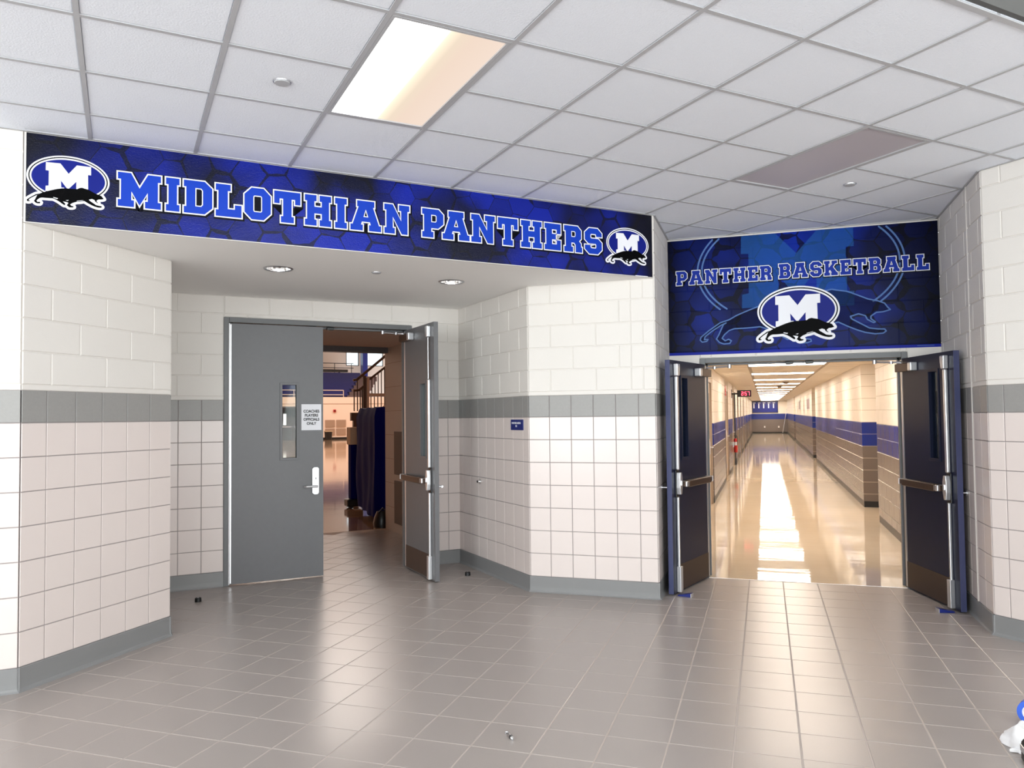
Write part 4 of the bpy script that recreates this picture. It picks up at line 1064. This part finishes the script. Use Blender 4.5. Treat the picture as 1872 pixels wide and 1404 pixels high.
# long banner on the header
r = empty('hall_banner', V3(P1, 0), GYM); tag(r, 'long blue hexagon banner reading MIDLOTHIAN PANTHERS above the recess', 'banner')
Y0 = -.004
MB().box(.012, 4.694, Y0, -.0002, ZS+.007, ZC-.007).build('print_sheet', 'banner_print', r)
ROW = [('M', .499, .765), ('I', .778, .876), ('D', .885, 1.077), ('L', 1.082, 1.263), ('O', 1.265, 1.455), ('T', 1.461, 1.656), ('H', 1.67, 1.872), ('I', 1.883, 1.985), ('A', 1.994, 2.240), ('N', 2.248, 2.459),
       ('P', 2.543, 2.732), ('A', 2.708, 2.949), ('N', 2.947, 3.168), ('T', 3.178, 3.371), ('H', 3.384, 3.591), ('E', 3.601, 3.77), ('R', 3.786, 3.977), ('S', 3.987, 4.174)]
for c_, a, b in ROW: letter(r, c_, a, b, 2.953, 3.188, Y0, 'letter_blue', .0085)
logo(r, .014, 2.918, .447, Y0); logo(r, 4.212, 2.901, .443, Y0)
MB().box(4.51, 4.643, Y0-.0006, Y0, 2.808, 2.814).build('credit_line', 'print_white', r)
# mural over the hall doors
r = empty('hall_mural', V3(P6, 0), 0); tag(r, 'square blue mural reading PANTHER BASKETBALL above the navy hall doors', 'mural')
Y0 = -.0095
MB().box(.008, 2.436, Y0, -.0066, 2.217, 3.343).build('print_sheet', 'mural_print', r)
MB().box(.008, 2.436, Y0, -.0066, 2.190, 2.217).build('bottom_stripe', 'stripe_blue', r)
# pale oversized emblem behind the lettering, cropped at the top of the sheet
gx, gz, gs = .298, 2.262, 1.86
G_ = lambda pts: [(gx+gs*a, min(gz+gs*b, 3.340)) for a, b in pts]
gm = MB().flat(ccw(G_(LM)), [], Y0-.0003).build('ghost_initial', 'ghost_blue', r)
MB().flat(ccw([(gx+gs*a, gz+gs*b*.92) for a, b in PAN]), [], Y0-.0005).build('ghost_cat', 'ghost_dark', r)
go = MB(); stroke(go, [(gx+gs*a, gz+gs*b*.92) for a, b in PAN], .006, Y0-.0007); go.build('ghost_outline', 'ghost_line', r)
for rx, ry in ((.5, .318), (.478, .296)):
    pts = [(gx+gs*a, gz+gs*b) for a, b in oval(rx, ry, .19, 110)]
    k0 = max(range(len(pts)), key=lambda i: pts[i][1]); pts = [p for p in pts]
    run = []
    for p in pts+[None]:
        if p and p[1] < 3.336 and p[1] > gz+gs*.195: run.append(p)
        else:
            if len(run) > 1: gb = MB(); stroke(gb, run, .008, Y0-.0004, closed=False, seg=6); gb.build('ghost_ring', 'ghost_line', r)
            run = []
def word(txt, x0, x1, z0, z1, slope):
    tot = sum(GLY[c][0] for c in txt)+.05*(len(txt)-1); k = (x1-x0)/tot; x = x0
    for c in txt:
        w = GLY[c][0]*k; letter(r, c, x, x+w, z0, z1, Y0-.001, 'letter_blue_deep', .0068); x += w+.05*k
word('PANTHER', .083, 1.003, 2.886, 3.038, 0); word('BASKETBALL', 1.055, 2.362, 2.892, 3.046, 0)
logo(r, .856, 2.287, .740, Y0-.004)
MB().box(2.24, 2.38, Y0-.0006, Y0, 2.204, 2.209).build('credit_line', 'ghost_line', r)

# ------------------------------------------------------------------ vestibule and arena behind the grey doors (frame: s along the door wall, t into the arena)
GL = V3(P3)
def gmb(b, nm, m, parent=None, **k): return b.build(nm, m, parent, GL if parent is None else (0, 0, 0), GYM if parent is None else 0.0, **k)
mat('arena_wall', srgb(226, 206, 190), .6, bump=(60, .15, .002))
mat('vest_wall', srgb(186, 168, 154), .5, bump=(60, .15, .002))
mat('vest_ceiling', srgb(222, 202, 190), .8)
mat('lintel_steel', srgb(96, 90, 90), .5, var=(30, .2))
mat('panel_brown', srgb(92, 74, 62), .6, bump=(200, .2, .001))
mat('acoustic_tan', srgb(158, 132, 112), .8, bump=(300, .3, .002))
mat('bleacher_blue', srgb(18, 22, 92), .5)
mat('bleacher_riser', srgb(96, 76, 74), .6)
mat('rail_pale', srgb(190, 170, 160), .4)
mat('rail_brown', srgb(70, 48, 38), .4)
mat('column_blue', srgb(16, 36, 120), .4)
mat('cover_blue', srgb(9, 13, 88), .6, spec=.03, bump=(5, .5, .02))
mat('cover_grey', srgb(70, 62, 78), .4)
mat('tan_pad', srgb(190, 168, 140), .6)
mat('upper_wall', srgb(226, 214, 202), .7)
def wood_floor():
    m = bpy.data.materials.new('arena_wood'); m.use_nodes = True; nt = m.node_tree; b = nt.nodes['Principled BSDF']
    tc = nt.nodes.new('ShaderNodeTexCoord'); br = nt.nodes.new('ShaderNodeTexBrick'); br.inputs['Scale'].default_value = 1
    br.inputs['Brick Width'].default_value = 2.6; br.inputs['Row Height'].default_value = .09; br.inputs['Mortar Size'].default_value = .0008; br.inputs['Bias'].default_value = 0
    br.inputs['Color1'].default_value = srgb(206, 172, 140); br.inputs['Color2'].default_value = srgb(184, 146, 112); br.inputs['Mortar'].default_value = srgb(120, 82, 56)
    nt.links.new(tc.outputs['Object'], br.inputs['Vector']); nt.links.new(br.outputs['Color'], b.inputs['Base Color'])
    b.inputs['Roughness'].default_value = .10; b.inputs['Coat Weight'].default_value = .8; b.inputs['Coat Roughness'].default_value = .06
    n2 = nt.nodes.new('ShaderNodeTexNoise'); n2.inputs['Scale'].default_value = 1.4; nt.links.new(tc.outputs['Object'], n2.inputs['Vector'])
    bp = nt.nodes.new('ShaderNodeBump'); bp.inputs['Strength'].default_value = 1; bp.inputs['Distance'].default_value = .004; nt.links.new(n2.outputs['Fac'], bp.inputs['Height']); nt.links.new(bp.outputs['Normal'], b.inputs['Normal'])
    MATS['arena_wood'] = m
wood_floor()
TW = 51.5
def away(s, z, t):
    """a spot seen at (s, z) against the far wall, moved back to depth t"""
    k = (t+7.91)/(TW+7.91); return -3.349+(s+3.349)*k, 1.5965+(z-1.5965)*k
b = MB(); b.add([(-16, 2.95, -.001), (3.8, 2.95, -.001), (30, 29.15, -.001), (30, TW+.2, -.001), (-16, TW+.2, -.001)], [(0, 1, 2, 3, 4)]); tag(gmb(b, 'floor_arena', 'arena_wood'), kind='structure')
b = MB(); b.box(.075, .33, .17, 2.945, 0, 2.9); vr = tag(gmb(b, 'wall_vestibule_right', 'vest_wall'), kind='structure')
for z0, z1 in ((.13, .725), (.81, 1.41)): gmb(MB().box(.060, .0749, 2.05, 2.50, z0, z1), 'wall_panel', 'panel_brown', vr, bevel=.004)
for k in range(8):
    gmb(MB().box(.0745, .0752, .2, 2.94, .34*(k+1)-.003, .34*(k+1)+.003), 'course_line', 'acoustic_tan', vr)
b = MB(); b.box(-3.3, -3.05, .17, 2.945, 0, 2.9); tag(gmb(b, 'wall_vestibule_left', 'vest_wall'), kind='structure')
b = MB(); b.box(-3.3, .33, .16, 2.945, 2.615, 2.9); tag(gmb(b, 'ceiling_vestibule', 'vest_ceiling'), kind='structure')
b = MB(); b.box(-3.05, .075, 2.80, 2.95, 2.537, 2.616); b.box(-3.05, .075, 2.95, 2.965, 2.537, 2.56); tag(gmb(b, 'trim_lintel', 'lintel_steel'), kind='structure')
# arena near wall around the vestibule mouth, side walls, roof
b = MB(); b.box(.33, 3.8, 2.6, 2.95, 0, 11.5); b.box(-16, -3.3, 2.6, 2.95, 0, 11.5); b.box(-3.3, .33, 2.6, 2.945, 2.9, 11.5); tag(gmb(b, 'wall_arena_near', 'arena_wall'), kind='structure')
b = MB(); b.box(-16.2, -16, 2.6, 68, 0, 11.5); tag(gmb(b, 'wall_arena_left', 'arena_wall'), kind='structure')
b = MB(); b.box(30, 30.2, 29, 68, 0, 11.5); b.prism([(3.8, 2.95), (3.9, 2.85), (30.1, 29.05), (30, 29.15)], 0, 11.5); tag(gmb(b, 'wall_arena_right', 'arena_wall'), kind='structure')
b = MB(); b.prism([(-16.2, 2.6), (3.8, 2.6), (30.2, 29), (30.2, 68), (-16.2, 68)], 11.5, 11.7); tag(gmb(b, 'ceiling_arena', 'upper_wall'), kind='structure')
b = MB(); b.box(-16, 30, TW, TW+.3, 0, 3.27); fw = tag(gmb(b, 'wall_arena_far', 'arena_wall'), kind='structure')
gmb(MB().box(-16, 30, TW-.03, TW, 0, .16), 'base_strip', 'hall_base', fw)
gmb(MB().box(-16, 30, TW-.015, TW, 2.72, 2.76), 'joint_line', 'acoustic_tan', fw)
for c in range(-8, 3):
    for z0, z1 in ((.33, .84), (.95, 1.5)):
        x0 = 10.62+c*1.74 if c < 0 else 10.62+c*.86
        if c > 1 or -3.4 < c < 0: continue
        gmb(MB().box(x0, x0+.74, TW-.05, TW, z0, z1), 'acoustic_panel', 'acoustic_tan', fw)
r = empty('fire_alarm', V3(S2(11.34, TW-.01), 2.1), GYM); tag(r, 'small dark red alarm box on the far arena wall', 'alarm')
MB().box(-.1, .1, -.09, 0, 0, .2).build('case', 'red_paint', r, bevel=.01); MB().box(-.06, .06, -.11, -.09, .06, .14).build('strobe', 'black_plastic', r)
r = empty('trash_can', V3(S2(10.62, TW-1.0)), GYM); tag(r, 'dark round bin standing by the far arena wall', 'bin')
MB().lathe([(0, 0), (.25, 0), (.30, .6), (.32, .62)], n=20).build('barrel', 'black_plastic', r, smooth=True); MB().lathe([(.29, .62), (.34, .62), (.34, .68), (.29, .68)], n=20).build('rim', 'tan_pad', r, smooth=True)
# black double exit with panes that glow in place of light behind the glass on the far wall
r0 = MB(); r0.box(7.0, 9.3, TW-.06, TW, 0, 2.55)
dz = tag(gmb(r0, 'door_20', 'lintel_steel'), kind='structure')
emit('pane_glow', (1, .93, .85, 1), 1.6)  # emission stands in for brightness seen through the door panes
for k, x0 in enumerate((7.1, 8.17)):
    gmb(MB().box(x0, x0+1.03, TW-.09, TW-.055, .02, 2.45), 'leaf', 'black_plastic', dz)
    gmb(MB().box(x0+.36, x0+.58, TW-.10, TW-.085, 1.15, 2.0), 'vision_pane', 'pane_glow', dz)
    gmb(MB().box(x0+.1, x0+.93, TW-.16, TW-.09, .98, 1.06), 'touch_bar', 'steel', dz)
# bleachers: stepped rows rising behind the far wall
r = empty('bleachers', V3(S2(0, TW)), GYM); tag(r, 'dark blue stepped bleacher seating above the far arena wall', 'bleachers')
for k in range(7):
    t0, z0 = .6+k*.85, 3.30+k*.30
    x1 = away(12.35+k*.17, 4, TW+t0)[0]
    MB().box(-8, x1, t0, t0+.55, z0+.10, z0+.42).build('seat_row', 'bleacher_blue', r); MB().box(-8, x1, t0+.1, t0+.85, z0-.3, z0+.1).build('riser', 'bleacher_blue', r)
for k in range(7):   # aisle steps beside the seats
    t0, z0 = .6+k*.85, 3.30+k*.30; x1 = away(12.35+k*.17, 4, TW+t0)[0]
    MB().box(x1, x1+1.5, t0, t0+.85, z0-.3, z0+.12).build('aisle_step', 'bleacher_riser', r)
rl = empty('front_rail', V3(S2(0, TW+.2)), GYM); tag(rl, 'pale pipe rail along the front of the bleachers', 'railing')
for z in (3.45, 3.80): MB().cyl((-6, 0, z), (12.1, 0, z), .035, n=8).build('pipe', 'rail_pale', rl)
for k in range(10): MB().cyl((12.1-k*1.9, 0, 3.27), (12.1-k*1.9, 0, 3.80), .035, n=8).build('post', 'rail_pale', rl)
# upper deck
TU = 59.5
b = MB(); s1, z1 = away(12.7, 4.83, TU); _, z2 = away(12.7, 5.12, TU); b.box(-16, s1+1, TU, TU+8, z1-1.5, z2)
tag(gmb(b, 'floor_upper_deck', 'bleacher_riser'), kind='structure')
rl = empty('deck_rail', V3(S2(0, TU)), GYM); tag(rl, 'thin dark rail on the upper deck over the bleachers', 'railing')
_, za = away(12, 5.90, TU); _, zb = away(12, 5.55, TU)
for z in (za, zb): MB().cyl((-4, .1, z), (s1+.2, .1, z), .03, n=8).build('pipe', 'black_plastic', rl)
for k in range(8): MB().cyl((s1-k*1.5, .1, z2), (s1-k*1.5, .1, za), .03, n=8).build('post', 'black_plastic', rl)
r = empty('deck_bench', V3(S2(0, TU+.5)), GYM); tag(r, 'long black bench seat on the upper deck', 'bench')
_, zb0 = away(12, 5.22, TU+.5); _, zb1 = away(12, 5.42, TU+.5); sb1 = away(12.4, 5, TU+.5)[0]
MB().box(-6, sb1, 0, .4, zb0, zb1).build('seat', 'black_plastic', r); MB().box(sb1-.8, sb1-.7, 0, .3, z2, zb0).build('leg', 'black_plastic', r); MB().box(sb1-3.8, sb1-3.7, 0, .3, z2, zb0).build('leg', 'black_plastic', r)
TB = 67
wl, wr = away(12.25, 6, TB)[0], away(13.28, 6, TB)[0]; wl2, wr2 = away(13.66, 6, TB)[0], away(15.25, 6, TB)[0]
_, wz0 = away(12, 5.72, TB); _, wz1 = away(12, 7.2, TB)
b = MB()
for a, c, z0, z1_ in ((-16, wl, 0, 11.5), (wr, wl2, 0, 11.5), (wr2, 30, 0, 11.5), (wl, wr, 0, wz0), (wl2, wr2, 0, wz0), (wl, wr, wz1, 11.5), (wl2, wr2, wz1, 11.5)): b.box(a, c, TB, TB+.2, z0, z1_)
tag(gmb(b, 'wall_arena_back', 'upper_wall'), kind='structure')
for k, (a, c) in enumerate(((wl, wr), (wl2, wr2))):
    f = MB()
    for q_ in ((a, c, wz0, wz0+.08), (a, c, wz1-.08, wz1), (a, a+.08, wz0, wz1), (c-.08, c, wz0, wz1)): f.box(q_[0], q_[1], TB+.02, TB+.12, q_[2], q_[3])
    o = tag(gmb(f, 'window_%d' % (20+k), 'frame_grey'), kind='structure'); gmb(MB().box(a+.05, c-.05, TB+.06, TB+.07, wz0+.05, wz1-.05), 'pane', 'door_glass', o)
r = empty('blue_column', V3(S2((wr+wl2)/2, TB-1)), GYM); tag(r, 'blue steel column between the two bright arena windows', 'column')
w_ = (wl2-wr)/2; MB().box(-w_, w_, -.4, .4, 0, 11.5).build('shaft', 'column_blue', r); MB().box(-w_*1.5, w_*1.5, -.6, .6, 3.5, 4.6).build('base_jacket', 'column_blue', r, bevel=.05)
# stair with brown railing in the middle distance
TS = 8.0
def ss(u_s, z): return (u_s, 0, z)
r = empty('stair_railing', V3(S2(0, TS)), GYM); tag(r, 'brown metal stair railing with balusters rising to the right in the arena', 'railing')
MB().tube([ss(.98, 2.40), ss(1.06, 2.41), ss(1.72, 2.96), ss(2.6, 3.62)], .028, 8).build('handrail', 'rail_brown', r, smooth=True)
MB().tube([ss(.98, 2.18), ss(1.10, 2.19), ss(1.24, 2.30)], .024, 8).build('lower_rail', 'rail_brown', r, smooth=True)
MB().tube([ss(1.33, 2.42), ss(1.72, 2.72), ss(2.6, 3.4)], .024, 8).build('second_rail', 'rail_brown', r, smooth=True)
for x_, za_, zb_ in ((1.0, 1.75, 2.19), (1.07, 1.75, 2.41), (1.13, 1.75, 2.2), (1.17, 1.75, 2.22)): MB().cyl(ss(x_, za_), ss(x_, zb_), .013, n=8).build('baluster', 'rail_brown', r)
MB().box(1.19, 1.255, -.03, .03, 1.72, 2.50).build('newel_post', 'rail_brown', r, bevel=.006); MB().box(1.265, 1.315, -.04, .04, 1.72, 2.46).build('pale_post', 'rail_pale', r, bevel=.006)
MB().box(1.29, 2.6, -.03, .03, 2.055, 2.125).build('landing_band', 'rail_pale', r)
for k in range(7): MB().cyl((1.38+k*.07, 0, 2.12), (1.38+k*.07, 0, 2.45+k*.055), .011, n=8).build('baluster', 'rail_brown', r)
for k in range(6): MB().cyl((1.36+k*.075, 0, 1.6), (1.36+k*.075, 0, 2.06), .011, n=8).build('baluster', 'rail_brown', r)
MB().tube([(1.50, 0, 1.72), (1.75, 0, 1.93), (2.4, 0, 2.4)], .022, 8).build('far_handrail', 'rail_pale', r, smooth=True)
MB().box(2.55, 2.65, -.05, .05, 0, 3.6).build('end_post', 'rail_brown', r); MB().box(.95, 2.65, .05, .15, 1.55, 1.72).build('stringer', 'rail_brown', r)
MB().box(1.0, 1.1, .05, .15, 0, 1.6).build('leg', 'rail_brown', r)
# blue cover draped over stored equipment
r = empty('equipment_cover', V3(S2(0, 0)), GYM); tag(r, 'tall dark blue cover draped over stored equipment inside the arena', 'cover')
cv = MB(); foot = [(.06, 3.42), (.12, 3.9), (.20, 4.6), (.25, 5.15), (.55, 5.4), (.95, 5.3), (1.15, 4.6), (1.1, 3.9), (.8, 3.6), (.4, 3.5)]
n_ = 60; rings = 12
def along(k):
    L_ = len(foot); q_ = k/n_*L_; i = int(q_) % L_; f_ = q_-int(q_); a, c = foot[i], foot[(i+1) % L_]; return Vector((a[0]+(c[0]-a[0])*f_, a[1]+(c[1]-a[1])*f_))
cen = Vector((.6, 4.3))
for j in range(rings+1):
    h_ = j/rings
    for k in range(n_):
        p = along(k); d_ = (p-cen)
        fold = 1+.035*math.sin(k*1.25+h_*2.2)*(1-h_*.75)
        wob = 1+.05*math.sin(h_*7+k*.3)*(1-h_)
        p = cen+d_*(fold*wob*(1.0 if h_ < .93 else 1.0-.10*(h_-.93)/.07))
        cv.v.append((p.x, p.y, .10+1.66*h_+.012*math.sin(k*.9)))
cv.f = [(j*n_+k, j*n_+(k+1) % n_, (j+1)*n_+(k+1) % n_, (j+1)*n_+k) for j in range(rings) for k in range(n_)]+[tuple(range(rings*n_, (rings+1)*n_))]; cv.m = [0]*len(cv.f)
cv.build('cover_sheet', 'cover_blue', r, smooth=True)
r2 = empty('dark_sack', V3(S2(.075, 3.14)), GYM); tag(r2, 'dark bag slumped on the floor in front of the blue cover', 'bag')
bb = MB().lathe([(0, .24), (.07, .23), (.105, .15), (.125, .06), (.115, 0), (0, 0)], (0, 0, 0), 20); bb.build('sack', 'black_plastic', r2, smooth=True)
MB().tube([(-.06, -.05, .215), (0, -.06, .28), (.06, -.05, .22)], .012, 6).build('strap', 'black_rubber', r2, smooth=True)
r = empty('padded_post', V3(S2(.385, 5.75)), GYM); tag(r, 'padded post with tan block on top beside the blue cover', 'padded post')
MB().box(-.09, .13, -.1, .1, .16, 1.16).build('blue_pad', 'cover_blue', r, bevel=.02); MB().box(-.11, .14, -.12, .12, 1.13, 1.44).build('tan_block', 'tan_pad', r, bevel=.015)
MB().box(-.16, .13, -.12, .12, 0.03, .16).build('foot', 'black_plastic', r, bevel=.02); MB().cyl((-.08, -.1, .045), (-.08, .1, .045), .045, n=14).build('caster', 'black_rubber', r)
# arena roof lamps
for t_ in (28, 45):
    for s0 in (-6, 6, 17):
        p = S2(s0, t_); area_light('arena_lamp', (p.x, p.y, 11.2), (0, 0, GYM), 3.0, 3.0, 1050, (1, .91, .83))
